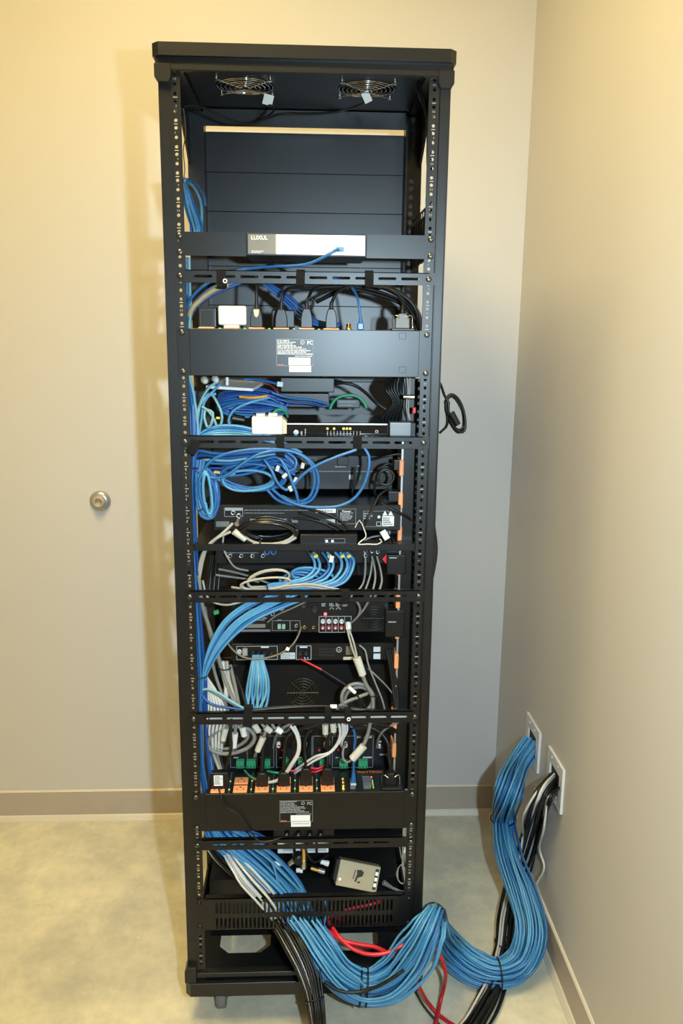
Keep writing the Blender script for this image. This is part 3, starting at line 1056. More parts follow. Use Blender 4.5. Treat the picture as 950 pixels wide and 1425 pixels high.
def power_unit(label, cy, y_top, y_bot, xl, xr, lx_px, print_tone):
    a, b, c_, e_, y = rect(xl, y_top, xr, y_bot, -0.004)
    root = thing('power_unit', ((a + b) / 2, y + 0.05, c_), label, 'power unit', 'rack power units')
    mb = MB()
    mb.box(a, b, y, y + 0.092, c_, e_)
    mb.build('housing', BLKM, root, bevel=0.0008)
    MB().box(-0.2413, a, Y0 - 0.0022, Y0 - 0.0002, c_, e_).build('mounting_ear', BLKM, root)
    MB().box(b, 0.2413, Y0 - 0.0022, Y0 - 0.0002, c_, e_).build('mounting_ear', BLKM, root)
    for xx in (-0.2326, 0.2326):
        for zz in (c_ + 0.0075, e_ - 0.0075):
            p = Vector((xx, Y0 - 0.0022, zz))
            s_ = MB().lathe([(0.0055, 0), (0.0055, 0.0012), (0.0044, 0.003), (0.002, 0.0036), (0, 0.0036)], p, (0, -1, 0), 14).build('screw', SCRW, root)
            MB().box(xx - 0.0028, xx + 0.0028, p.y - 0.0038, p.y - 0.0028, zz - 0.0005, zz + 0.0005).build('cross_slot', INK, s_)
    # outlets: two rows on the top
    ox = [P(q, 459, -0.004).x for q in OUT_PX]
    for yo in (0.0165, 0.050):
        for x in ox:
            o = MB().box(x - 0.0150, x + 0.0150, y + yo - 0.0135, y + yo + 0.0135, e_, e_ + 0.0028).build('outlet', ORG, root, bevel=0.0008)
            sl = MB()
            sl.box(x - 0.0075, x - 0.0058, y + yo - 0.006, y + yo + 0.001, e_ + 0.0026, e_ + 0.0031)
            sl.box(x + 0.0058, x + 0.0075, y + yo - 0.006, y + yo + 0.001, e_ + 0.0026, e_ + 0.0031)
            sl.cyl((x, y + yo + 0.006, e_ + 0.0026), (x, y + yo + 0.006, e_ + 0.0031), 0.0022, 8)
            sl.build('slot', INK, o)
    for i in range(len(ox) - 1):
        for yo in (0.0165, 0.050):
            MB().cyl(((ox[i] + ox[i + 1]) / 2, y + yo, e_), ((ox[i] + ox[i + 1]) / 2, y + yo, e_ + 0.0018), 0.0018, 8).build('indicator', LEDG, root)
    for i in range(5):
        MB().box((ox[i] + ox[i + 1]) / 2 - 0.0003, (ox[i] + ox[i + 1]) / 2 + 0.0003, y + 0.002, y + 0.09, e_, e_ + 0.0003).build('divider_line', PRTD, root)
    # printed rating label on the face
    L0, L1 = lx_px
    d = -0.0041
    hL = (y_bot - y_top)
    yy = lambda k: y_top + hL * k
    w_ = L1 - L0
    outline(root, L0, yy(0.205), L1, yy(0.775), d, PRTD, 0.0007)
    dashes(root, L0 + 1.2, yy(0.215), L0 + w_ * 0.52, yy(0.36), d, 4, print_tone)
    dashes(root, L0 + 1.2, yy(0.36), L1 - 4, yy(0.50), d, 4, print_tone)
    dashes(root, L0 + 1.2, yy(0.50), L1 - 1, yy(0.54), d, 1, print_tone, lens=(8, 20))
    dashes(root, L0 + w_ * 0.5, yy(0.555), L1 - 2, yy(0.58), d, 1, print_tone, lens=(8, 16))
    dashes(root, L0 + 2, yy(0.735), L0 + w_ * 0.22, yy(0.765), d, 1, PRTO, lens=(3, 6))
    sticker(root, L0 + w_ * 0.33, yy(0.60), L0 + w_ * 0.92, yy(0.757), d)
    st = sticker(root, L0 + w_ * 0.345, yy(0.772), L0 + w_ * 0.935, yy(0.905), d)
    dashes(root, L0 + w_ * 0.39, yy(0.80), L0 + w_ * 0.90, yy(0.85), d - 0.0007, 1, PRTD, lens=(1, 2))
    p = P(L0 + w_ * 0.705, yy(0.275), d)
    lg = MB()
    lg.tube([p + Vector((0.0036 * math.cos(t), -0.0003, 0.0036 * math.sin(t))) for t in (2 * math.pi * i / 16 for i in range(16))], 0.0006, 4, True)
    lg.build('safety_mark', print_tone, root)
    text('UL', (p.x, p.y - 0.0004, p.z - 0.0014), 0.0042, print_tone, root, align='CENTER')
    q = P(L0 + w_ * 0.905, yy(0.31), d)
    text('FC', (q.x, q.y - 0.0004, q.z - 0.0005), 0.0095, print_tone, root, align='CENTER', bold=0.0003)
    # faint corner marks pressed in the sheet
    for k in ((0.07, 0.205), (0.79, 0.92)):
        outline(root, xr - 28, yy(k[0]), xr - 18, yy(k[1]), d, mat('pressed_mark', (0.012, 0.012, 0.013), 0.6), 0.0006, 'pressed_square')
    # brass coax terminals
    cx_ = P(485.5, 459, 0).x
    for yo in (0.012, 0.026, 0.040):
        MB().lathe([(0.0052, 0), (0.0052, 0.004), (0.0040, 0.004), (0.0040, 0.012), (0, 0.012)], (cx_, y + yo, e_), (0, 0, 1), 12).build('coax_terminal', BRS, root)
    # inlet surround
    ix = P(561, 459, 0).x
    MB().box(ix - 0.022, ix + 0.022, y + 0.006, y + 0.050, e_, e_ + 0.004).build('inlet', BLKP, root, bevel=0.001)
    return root, a, b, c_, e_, y, ox, ix, cx_


pu1, pa, pb, pc1, pe1, pyF, OX, IX, CXX = power_unit('upper rack power unit with a label, below a row of black plugs', 0, 458.6, 523.8, 264, 583, (384.5, 436), PRT)
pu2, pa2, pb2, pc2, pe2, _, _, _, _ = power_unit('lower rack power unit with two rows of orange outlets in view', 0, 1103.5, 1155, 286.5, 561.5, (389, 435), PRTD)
# display text on the lower unit's top
text('WATTBOX', (P(497, 1080, 0.06).x, pyF + 0.078, pe2 + 0.0006), 0.0115, PRTO, pu2, rot=(0, 0, 0), bold=0.0004)
tb = MB()
for i in range(9):
    tb.box(P(505, 1090, 0.03).x, P(505, 1090, 0.03).x + 0.016 + 0.004 * rnd.random(), pyF + 0.014 + i * 0.006, pyF + 0.016 + i * 0.006, pe2, pe2 + 0.0004)
    tb.box(P(487, 1090, 0.03).x, P(487, 1090, 0.03).x + 0.010 + 0.003 * rnd.random(), pyF + 0.014 + i * 0.005, pyF + 0.0155 + i * 0.005, pe2, pe2 + 0.0004)
tb.build('fine_print', PRTD, pu2)['kind'] = 'stuff'
for i in range(6):
    x_ = P(518.5, 1090, 0.03).x
    MB().cyl((x_, pyF + 0.016 + i * 0.006, pe2), (x_, pyF + 0.016 + i * 0.006, pe2 + 0.0016), 0.0013, 8).build('indicator', LEDG, pu2)
MB().cyl((P(517, 1083, 0.05).x, pyF + 0.060, pe2), (P(517, 1083, 0.05).x, pyF + 0.060, pe2 + 0.0016), 0.0014, 8).build('indicator', LEDR, pu2)
text('WATTBOX', (P(497, 1080, 0.06).x, pyF + 0.078, pe1 + 0.0006), 0.0115, PRTO, pu1, rot=(0, 0, 0), bold=0.0004)


def plug(x, yoff, zbase, h_, w_, label, cord, cr=0.0032, mt=None, lean=0.0, group='black plugs', face=None):
    """moulded upright plug with a strain relief; cord: list of points after the top"""
    y = pyF + yoff
    root = thing('power_plug', (x, y, zbase), label, 'plug', group)
    z0 = zbase
    prof = [(-w_ * 0.5, 0), (w_ * 0.5, 0), (w_ * 0.48, h_ * 0.5), (w_ * 0.40, h_ * 0.78), (w_ * 0.27, h_), (-w_ * 0.27, h_), (-w_ * 0.40, h_ * 0.78), (-w_ * 0.48, h_ * 0.5)]
    MB().prism([(x + p[0], z0 + p[1]) for p in prof], 1, y - w_ * 0.36, y + w_ * 0.36).build('plug_body', mt or BLKP, root, bevel=0.0015)
    rel = MB()
    for i in range(4):
        zz = z0 + h_ + 0.0032 * i
        rel.cyl((x, y, zz), (x, y, zz + 0.002), 0.0052 - 0.0004 * i, 8)
    rel.build('strain_relief', RUB, root)
    if face:
        MB().prism([(x - 0.0055, z0 + h_ * 0.92), (x + 0.0055, z0 + h_ * 0.92), (x + 0.004, z0 + h_ * 0.62), (x, z0 + h_ * 0.50), (x - 0.004, z0 + h_ * 0.62)], 1, y - w_ * 0.36 - 0.0012, y - w_ * 0.36 + 0.001).build('pale_grip', face, root)
    MB().tube(catmull([Vector((x, y, z0 + h_ - 0.002)), Vector((x, y, z0 + h_ + 0.012))] + cord, 0.008), cr, 7).build('cord', RUB, root)
    return root


ZO1, ZO2 = pe1 + 0.003, pe2 + 0.003
e1 = pp((430, 404, 0.045), (480, 398, 0.05), (540, 405, 0.07), (578, 430, 0.09), (585, 470, 0.10))
plug(OX[2], 0.0165, ZO1, 0.036, 0.024, 'black plug with a pale grip on the upper power unit', pp((357, 405, 0.012), (358, 390, 0.02), (368, 372, 0.05), (382, 370, 0.08), (400, 380, 0.10)), face=mat('pale_yellow_grip', (0.5, 0.45, 0.28), 0.5))
plug(OX[3], 0.0165, ZO1, 0.034, 0.024, 'black plug in front of a black adapter on the upper power unit', pp((394, 412, 0.015), (400, 402, 0.03), (430, 401, 0.05), (500, 404, 0.07), (560, 425, 0.09), (582, 455, 0.10)))
plug(OX[4], 0.0165, ZO1, 0.036, 0.023, 'black plug of the upper power unit, next right of the adapter', pp((429, 415, 0.015), (436, 403, 0.03), (470, 399, 0.045), (520, 404, 0.06), (565, 425, 0.08), (585, 460, 0.09)))
plug(OX[5], 0.0165, ZO1, 0.036, 0.022, 'black plug beside the brass terminals of the upper power unit', pp((462, 420, 0.016), (467, 409, 0.02), (478, 401, 0.03), (500, 397, 0.04), (535, 402, 0.05), (570, 425, 0.07), (587, 455, 0.08)))
cable(pp((430, 431, 0.02), (424, 422, 0.012), (431, 414, 0.012), (437, 420, 0.012), (433, 431, 0.016)), 0.0014, RUB, 'small twist of black wire on a plug cord', 'wire', None, 'thin_wire')

# wall-wart adapters on the upper unit


def adapter(name, label, cat, x0, y0, x1, y1, d, depth, mt, group=None, bevel=0.003, part='body'):
    a, b, c_, e_, y = rect(x0, y0, x1, y1, d)
    root = thing(name, ((a + b) / 2, y + depth / 2, c_), label, cat, group)
    MB().box(a, b, y, y + depth, c_, e_).build(part, mt, root, bevel=bevel, seg=3)
    return root


ad = adapter('power_adapter', 'black power adapter at the blue-cable end of the upper power unit', 'power adapter', 275, 427, 301, 456.5, 0.012, 0.05, BLKP, 'power adapters')
outline(ad, 278.5, 431, 297, 455, 0.0118, mat('dull_rim', (0.05, 0.05, 0.052), 0.4), 0.0008, 'raised_rim')
ad = adapter('power_adapter', 'white power adapter standing on the upper power unit', 'power adapter', 303.5, 425.5, 342.5, 452.5, 0.002, 0.048, WHT, 'power adapters', 0.0045)
face_box(MB(), 311, 452, 333, 457.6, 0.006, 0.03).build('plug_base', WHT, ad, bevel=0.001)
ad = adapter('power_adapter', 'black power adapter behind the row of plugs on the upper power unit', 'power adapter', 377.5, 431, 409.5, 456.5, 0.036, 0.03, BLKP, 'power adapters')

# inlet plugs with wire retaining clips
for (zb_, e_, nm) in ((ZO1, pe1, 'upper'), (ZO2, pe2, 'lower')):
    y = pyF + 0.028
    root = thing('inlet_plug', (IX, y, e_), 'black inlet plug held by a bright wire clip on the %s power unit' % nm, 'plug', 'inlet plugs')
    MB().prism([(IX - 0.014, e_ + 0.004), (IX + 0.014, e_ + 0.004), (IX + 0.013, e_ + 0.022), (IX + 0.007, e_ + 0.032), (IX - 0.007, e_ + 0.032), (IX - 0.013, e_ + 0.022)], 1, y - 0.010, y + 0.010).build('plug_body', GREYP if nm == 'upper' else BLKP, root, bevel=0.0015)
    cl_ = MB()
    for s_ in (-1, 1):
        cl_.tube([Vector((IX + s_ * 0.020, y - 0.004, e_ + 0.003)), Vector((IX + s_ * 0.019, y - 0.006, e_ + 0.028)), Vector((IX + s_ * 0.012, y - 0.011, e_ + 0.0285)), Vector((IX + s_ * 0.006, y - 0.012, e_ + 0.024))], 0.0012, 5)
    cl_.build('wire_clip', CHR, root)
    if nm == 'upper':
        cd_ = pp((561, 424, 0.03), (556, 412, 0.035), (540, 402, 0.045), (515, 398, 0.055), (480, 402, 0.07), (440, 420, 0.09))
    else:
        cd_ = pp((541, 1052, 0.03), (540, 1035, 0.035), (532, 1022, 0.045), (515, 1012, 0.055), (490, 1008, 0.05), (460, 1006, 0.05))
    MB().tube(catmull([Vector((IX, y, e_ + 0.03)), Vector((IX, y, e_ + 0.045))] + cd_), 0.0042, 8).build('cord', RUB, root)

# lower unit: black plugs hanging on the cords above
l4 = 'black plug of the lower power unit, %s'
plug(OX[2], 0.030, ZO2, 0.032, 0.026, l4 % 'nearest the bare orange outlets', pp((366, 1045, 0.03), (368, 1028, 0.03), (380, 1016, 0.035), (410, 1008, 0.03), (450, 1005, 0.02), (520, 1006, 0.02), (556, 1020, 0.05)), 0.0042)
plug(OX[3], 0.030, ZO2, 0.032, 0.026, l4 % 'second from the bare orange outlets', pp((396, 1045, 0.03), (398, 1028, 0.03), (408, 1018, 0.035), (440, 1009, 0.03), (480, 1006, 0.025), (530, 1008, 0.03), (556, 1025, 0.06)), 0.0042)
plug(OX[4], 0.032, ZO2, 0.040, 0.027, l4 % 'third from the bare orange outlets', pp((424, 1045, 0.035), (424, 1030, 0.035), (430, 1018, 0.04), (455, 1010, 0.035), (500, 1008, 0.03), (540, 1012, 0.04)), 0.0042)
plug(OX[5], 0.032, ZO2, 0.040, 0.027, l4 % 'beside the brass terminals', pp((455, 1045, 0.035), (456, 1030, 0.035), (465, 1018, 0.04), (490, 1011, 0.035), (520, 1010, 0.03), (545, 1018, 0.05)), 0.0042)
ad = adapter('power_adapter', 'black power adapter with a white label on the lower power unit', 'power adapter', 292.5, 1076, 317.5, 1103, 0.012, 0.034, BLKP, 'power adapters', 0.002)
p0 = P(303, 1083, 0.02)
sticker(ad, 297.5, 1079, 310, 1093.5, 0.0118)
dashes(ad, 299, 1080, 309, 1092, 0.0111, 5, INK, 'barcode', 0.5, lens=(1, 2))
ac = P(304, 1097, 0.008)
MB().tube(catmull([ac, P(306, 1103, -0.004), P(308, 1110, -0.012), P(312, 1122, -0.012), P(326, 1130, -0.012), P(339, 1141, -0.012), P(345, 1152, -0.011), P(352, 1162, -0.010), P(362, 1171, -0.012), P(378, 1170, -0.012), P(392, 1165, -0.004), P(402, 1164, 0.02)]), 0.0019, 6).build('cord', RUB, ad)

# ------------------------------------------------------------------ gear on the shelves, top to bottom
def shelf(label, px_y, d0, depth, x0=268, x1=575, lip=0.006):
    a, b, c_, e_, y = rect(x0, px_y, x1, px_y + 3, d0)
    root = thing('rack_shelf', (0, y + depth / 2, c_), label, 'shelf', 'rack shelves')
    mb = MB()
    mb.box(-0.222, 0.222, y, y + depth, e_ - 0.002, e_)
    mb.build('tray', BLKM, root)
    MB().box(-0.222, 0.222, y - 0.001, y + 0.0015, e_ - lip, e_ + 0.0005).build('front_edge', BLKM, root)
    return root, e_


# white plate lying on the coil below the upper power unit
wp = thing('white_plate', P(325, 541, 0.07), 'flat white plastic plate with a short post lying on the blue coil', 'plate')
q = [P(286, 536.5, 0.045), P(352, 540.5, 0.045), P(368, 531.5, 0.13), P(312, 527.5, 0.13)]
mb = MB()
dn = Vector((0, 0, -0.006))
mb.add([v for v in q] + [v + dn for v in q], [(0, 1, 2, 3), (7, 6, 5, 4), (0, 4, 5, 1), (1, 5, 6, 2), (2, 6, 7, 3), (3, 7, 4, 0)])
mb.build('plate', WHT, wp, bevel=0.0012)
MB().cyl(P(316, 536, 0.06), P(316, 525, 0.06), 0.0034, 12).build('post', WHT, wp)
for k, (px_, py_) in enumerate(((284, 528), (299, 526.5))):
    kn = MB().lathe([(0, -0.002), (0.0065, -0.002), (0.0072, 0.002), (0.006, 0.014), (0.003, 0.018), (0, 0.018)], P(px_, py_, 0.05), (0.25, -0.9, -0.2), 14)
    tag(kn.build('cap_nut', IVO), ('ivory plastic cap under the power unit, beside the post', 'ivory plastic cap under the power unit, beside the white plate')[k], 'cap', 'ivory caps')

# power bricks hanging in the shade
b1 = adapter('power_brick', 'black power brick directly under the upper power unit', 'power adapter', 390, 526, 465, 546, 0.10, 0.05, BLKP, 'power bricks', 0.002)
MB().tube(catmull([P(464, 533, 0.11), P(480, 533, 0.10), P(495, 537, 0.10), P(510, 548, 0.11), P(522, 560, 0.12), P(540, 572, 0.12)]), 0.0036, 7).build('cord', RUB, b1)
MB().cyl(P(463, 532, 0.115), P(476, 532.5, 0.105), 0.007, 10, 0.004).build('strain_relief', RUB, b1)
b2 = adapter('power_brick', 'black power brick resting on the black gateway', 'power adapter', 382, 547.5, 458, 567, 0.125, 0.06, BLKP, 'power bricks', 0.002)
gl = adapter('power_brick', 'small black box inside the green cable loop', 'box', 468, 556, 501, 568, 0.16, 0.03, BLKP, None, 0.002)
dashes(gl, 471, 558, 494, 561, 0.1595, 1, PRTD)
dashes(gl, 472, 563, 492, 565, 0.1595, 1, PRTD)
cable(pp((459, 569, 0.13), (463, 560, 0.13), (471, 553, 0.13), (482, 550, 0.13), (495, 551, 0.13), (505, 558, 0.13), (510, 568, 0.13)), 0.0034, mat('green_cable_jacket', (0.02, 0.26, 0.13), 0.4), 'green network cable arching over the black gateway', 'cable', None, 'network_cable')

# gateway
sh1, _ = shelf('black shelf under the gateway', 608, 0.012, 0.24)
gx0, gx1, gz0, gz1, gy = rect(385, 588.5, 541, 608, 0.02)
gw = thing('gateway', ((gx0 + gx1) / 2, gy + 0.09, gz0), 'glossy black internet gateway with yellow lights', 'gateway')
MB().box(gx0, gx1, gy, gy + 0.17, gz0, gz1).build('case', BLKG, gw, bevel=0.0025, seg=3)
MB().box(gx0 + 0.02, gx1 - 0.004, gy - 0.0012, gy + 0.002, gz1 - 0.0034, gz1 - 0.0012).build('silver_edge', STL, gw)
for px_ in (455.5, 464.7, 478, 482.5, 487):
    p = P(px_, 596.5, 0.0195)
    MB().box(p.x - 0.0018, p.x + 0.0018, p.y - 0.0006, p.y + 0.001, p.z - 0.0018, p.z + 0.0018).build('indicator', LEDY, gw)
mb = MB()
for i in range(11):
    p = P(455.5 + i * 4.55, 603, 0.0195)
    mb.box(p.x - 0.0007, p.x + 0.0007, p.y - 0.0004, p.y, p.z - 0.0042, p.z + 0.0042)
mb.build('indicator_legend', PRTD, gw)
p = P(411.8, 601.8, 0.0195)
MB().lathe([(0.0052, 0), (0.005, 0.0008), (0, 0.001)], p, (0, -1, 0), 20).build('globe_mark', mat('pale_blue_print', (0.45, 0.62, 0.70), 0.4), gw)
text('at&t', (P(420.5, 606, 0.0195).x, gy - 0.0006, P(420, 606.5, 0.0195).z), 0.0056, PRT, gw, rot=(math.pi / 2, -math.pi / 2, 0))
text('U-verse', (P(425.5, 606, 0.0195).x, gy - 0.0006, P(424, 607, 0.0195).z), 0.0046, PRT, gw, rot=(math.pi / 2, -math.pi / 2, 0))
p = P(524, 600.5, 0.0195)
outline(gw, 522, 598.7, 526, 602.5, 0.0197, PRT, 0.0009, 'square_mark')

wb = adapter('white_power_box', 'white power box beside the gateway with a green wire', 'power adapter', 350, 580, 393, 605, 0.008, 0.055, WHT, None, 0.004)
mb = MB()
a, b, c_, e_, y = rect(350, 580, 393, 605, 0.008)
mb.box(a + 0.008, a + 0.026, y + 0.012, y + 0.035, e_, e_ + 0.005)
mb.box(a + 0.032, a + 0.050, y + 0.012, y + 0.035, e_, e_ + 0.006)
mb.build('socket', CLR, wb, bevel=0.001)
MB().prism([(b - 0.001, c_ + 0.001), (b + 0.008, c_ + 0.002), (b + 0.008, e_ - 0.010), (b - 0.001, e_ - 0.002)], 1, y + 0.004, y + 0.05).build('side_panel', mat('beige_plastic', (0.55, 0.46, 0.30), 0.45), wb)
cable(pp((378, 578, 0.03), (384, 571, 0.035), (392, 570, 0.04), (398, 574, 0.05), (400, 580, 0.06)), 0.0028, mat('green_cable_jacket', (0.02, 0.26, 0.13), 0.4), 'short green wire on top of the white power box', 'wire', None, 'thin_wire')

# vertical power strip at the side
SX = 0.196
stp = thing('power_strip', (SX + 0.015, Y0 + 0.07, 0.4), 'upright grey power strip with orange outlets along the rack side', 'power strip')
z_hi, z_lo = P(577, 587, 0.06).z, P(560, 1100, 0.05).z
MB().box(SX + 0.003, SX + 0.026, Y0 + 0.040, Y0 + 0.085, z_lo, z_hi).build('housing', BLKP, stp, bevel=0.001)
MB().box(SX - 0.001, SX + 0.003, Y0 + 0.040, Y0 + 0.085, z_lo, z_hi).build('face_strip', SIL, stp)
MB().box(0.2005, 0.2560, Y0 + 0.090, Y0 + 0.098, z_lo - 0.02, P(580, 527, 0.09).z).build('mounting_channel', BLKP, stp)
SPX = [(600, 577), (649, 574), (694, 572), (740, 571), (786, 568), (832, 567), (874, 566), (915, 565), (957, 564), (998, 563), (1037.5, 561), (1077, 560)]
for py_, px_ in SPX:
    z = P(px_, py_, 0.06).z
    o = MB().box(SX - 0.0050, SX + 0.0040, Y0 + 0.037, Y0 + 0.081, z - 0.0165, z + 0.0165).build('outlet', ORG, stp, bevel=0.0015)
    sl = MB()
    for dz in (-0.0055, 0.0055):
        sl.box(SX - 0.0054, SX - 0.0049, Y0 + 0.055, Y0 + 0.063, z + dz - 0.0009, z + dz + 0.0009)
    sl.build('slot', INK, o)

# plugs on the strip
sp = adapter('power_adapter', 'silver-faced plug adapter on the upright strip beside the gateway', 'power adapter', 542, 588, 572, 607, 0.034, 0.03, mat('dull_silver_plastic', (0.16, 0.17, 0.18), 0.4, 0.3), 'strip adapters', 0.002)
sp = adapter('power_adapter', 'small black plug on the upright strip below the blue coil bar', 'power adapter', 548, 640, 572, 655, 0.050, 0.022, BLKP, 'strip adapters', 0.002)
MB().tube(catmull([P(549, 647, 0.06), P(541, 645, 0.055), P(533, 648, 0.055), P(526, 657, 0.055), P(522, 670, 0.055), P(521, 685, 0.06), P(526, 697, 0.07)]), 0.0028, 6).build('cord', RUB, sp)
sp = adapter('power_adapter', 'black plug on the upright strip just above the disc player', 'power adapter', 540, 684, 570, 699, 0.044, 0.03, BLKP, 'strip adapters', 0.002)
MB().tube(catmull([P(541, 692, 0.06), P(532, 692, 0.05), P(527, 697, 0.04), P(540, 706, 0.03), P(556, 714, 0.03), P(570, 722, 0.04), P(574, 730, 0.05)]), 0.0030, 6).build('cord', RUB, sp)
sp = thing('power_plug', P(560, 740, 0.05), 'slim black plug with a ribbed tail on the upright strip', 'plug', 'strip adapters')
pz = P(560, 740, 0.06)
MB().cyl((SX - 0.004, pz.y, pz.z), (SX - 0.018, pz.y, pz.z - 0.001), 0.010, 12, 0.006).build('plug_body', BLKP, sp)
mb = MB()
for i in range(5):
    mb.cyl((SX - 0.018 - 0.005 * i, pz.y, pz.z - 0.001), (SX - 0.0215 - 0.005 * i, pz.y, pz.z - 0.001), 0.0055 - 0.0006 * i, 8)
mb.build('strain_relief', GRY, sp)
MB().tube(catmull([Vector((SX - 0.04, pz.y, pz.z - 0.001)), P(530, 745, 0.05), P(518, 747, 0.045), P(508, 751, 0.04), P(502, 752, 0.04)]), 0.0022, 6).build('cord', GRY, sp)
sp = adapter('power_adapter', 'big black adapter with a red warning light on the upright strip', 'power adapter', 538, 772, 565, 800, 0.034, 0.05, BLKP, 'strip adapters', 0.003)
face_box(MB(), 541.5, 775.8, 552, 777, 0.0338, 0.001).build('edge_print', IVO, sp)
a, b, c_, e_, y = rect(531.5, 771, 537.5, 785, 0.034)
MB().add([(a, y, (c_ + e_) / 2), (b, y, c_), (b, y, e_), (a, y + 0.004, (c_ + e_) / 2), (b, y + 0.004, c_), (b, y + 0.004, e_)], [(0, 1, 2), (5, 4, 3), (0, 3, 4, 1), (1, 4, 5, 2), (2, 5, 3, 0)]).build('red_flag', REDP, sp)
sp = adapter('power_adapter', 'big black adapter on the upright strip beside the audio amplifier', 'power adapter', 536, 850, 563, 887, 0.034, 0.05, BLKP, 'strip adapters', 0.003)
face_box(MB(), 540, 864.5, 551, 866.5, 0.0338, 0.001).build('edge_print', SIL, sp)

# box behind the big coil
bx = device('audio_unit', 'dark bluish audio unit behind the big blue loops', 'audio unit', 385, 634, 546, 681, 0.15, 0.16, BLKM)
outline(bx, 386, 655.5, 545, 656.5, 0.1498, PRTD, 0.0006, 'seam_line')
p = P(488, 663.5, 0.15)
MB().box(p.x - 0.0045, p.x + 0.0045, p.y - 0.004, p.y, p.z - 0.005, p.z + 0.005).build('jack', CLR, bx)
MB().box(p.x - 0.0045 + 0.018, p.x + 0.0045 + 0.018, p.y - 0.003, p.y, p.z - 0.006, p.z + 0.005).build('terminal', mat('dark_green_terminal', (0.02, 0.09, 0.06), 0.5), bx)
dashes(bx, 466, 648, 485, 651, 0.1498, 1, PRTD)
dashes(bx, 497, 647, 502, 650, 0.1498, 1, PRTD)
p = P(478, 641, 0.15)
MB().box(p.x - 0.014, p.x + 0.010, p.y - 0.006, p.y, p.z - 0.010, p.z + 0.010).build('inlet', BLKP, bx, bevel=0.001)
outline(bx, 420, 637, 440, 645, 0.1498, PRTD, 0.0006)

# disc player with its back to us
dp = device('disc_player', 'black disc player rear with barcode, warning labels and sockets', 'disc player', 297, 703, 557, 738, 0.030, 0.22, BLKM)
d = 0.0298
outline(dp, 312, 706.5, 338, 719, d, PRTD, 0.0008)
sticker(dp, 313, 707, 337.5, 710.5, d, PRTD)
for px_, py_ in ((324.5, 713), (332, 717)):
    jack(dp, px_, py_, d, 0.0048, STL, INK)
sticker(dp, 439, 708, 467, 713.5, d)
dashes(dp, 440, 709, 466, 713, d - 0.0007, 1, INK, 'barcode', 0.85, lens=(0.6, 1.6))
sticker(dp, 444, 722.5, 466, 728, d, mat('pale_blue_label', (0.36, 0.43, 0.47), 0.5))
outline(dp, 469, 708, 495, 729, d, PRTD, 0.0006)
p = P(482, 712, d)
text('Pioneer', (p.x, p.y - 0.0004, p.z - 0.001), 0.0058, PRT, dp, align='CENTER', bold=0.0001)
dashes(dp, 473, 713, 491, 725, d, 6, PRTD)
outline(dp, 505, 711, 541, 733, d, PRTD, 0.0006)
for px_ in (535.5, 543.5):
    p = P(px_, 714.5, d)
    MB().prism([(p.x - 0.0052, p.z - 0.004), (p.x + 0.0052, p.z - 0.004), (p.x, p.z + 0.0055)], 1, p.y - 0.0005, p.y).build('warning_triangle', PRT, dp)
st = sticker(dp, 531.5, 718, 548, 732, d, PRT)
dashes(dp, 533, 719.5, 547, 731, d - 0.0007, 4, INK, lens=(1, 3))
outline(dp, 523.5, 726, 530, 732, d, PRT, 0.0008, 'square_mark')
led(dp, 527, 719.5, d, PRT, 0.0034, 'round_mark')
dashes(dp, 506, 713, 519, 723, d, 3, PRTD)
dashes(dp, 340, 708, 436, 716, d, 2, PRTD, fill=0.16)
mb = MB()
for px_ in (352, 366, 380, 395, 410):
    p = P(px_, 724, d)
    mb.box(p.x - 0.006, p.x + 0.006, p.y - 0.005, p.y, p.z - 0.004, p.z + 0.004)
mb.build('socket', GREYP, dp)
sticker(dp, 300.5, 725.5, 319, 733, d, mat('scuffed_metal_label', (0.20, 0.22, 0.23), 0.3, 0.4), 'metal_plate')
p = P(333, 722, d)
MB().cyl(p, p + Vector((-0.004, -0.022, -0.006)), 0.005, 10).build('connector', STL, dp)

# shelf with the little receiver
sh2, zs2 = shelf('black perforated shelf holding the small receiver with blue lights', 757.5, 0.004, 0.2, lip=0.013)
mb = MB()
for i in range(9):
    for j in range(3):
        x_ = P(507 + i * 6, 750, 0.02).x
        y_ = Y0 + 0.020 + j * 0.022
        mb.box(x_ - 0.0022, x_ + 0.0022, y_ - 0.004, y_ + 0.004, zs2, zs2 + 0.0004)
mb.build('perforation', INK, sh2)
rx0, rx1, rz0, rz1, ry = rect(417, 744, 497.5, 758.5, 0.010)
rc = thing('small_receiver', ((rx0 + rx1) / 2, ry, rz0), 'small black receiver box with two glowing blue lights', 'receiver')
MB().box(rx0, rx1, ry, ry + 0.06, rz0, rz1).build('case', BLKP, rc, bevel=0.0015)
for px_ in (454.5, 462.5):
    p = P(px_, 753, 0.0098)
    MB().box(p.x - 0.0022, p.x + 0.0022, p.y - 0.0006, p.y, p.z - 0.0020, p.z + 0.0020).build('indicator', LEDB, rc)
dashes(rc, 453, 756.5, 494, 758, 0.0098, 1, PRTD, lens=(2, 7))
outline(rc, 452, 749.5, 480, 755.5, 0.0098, PRTD, 0.0005)
# flat black coil with a grey tail on the same shelf


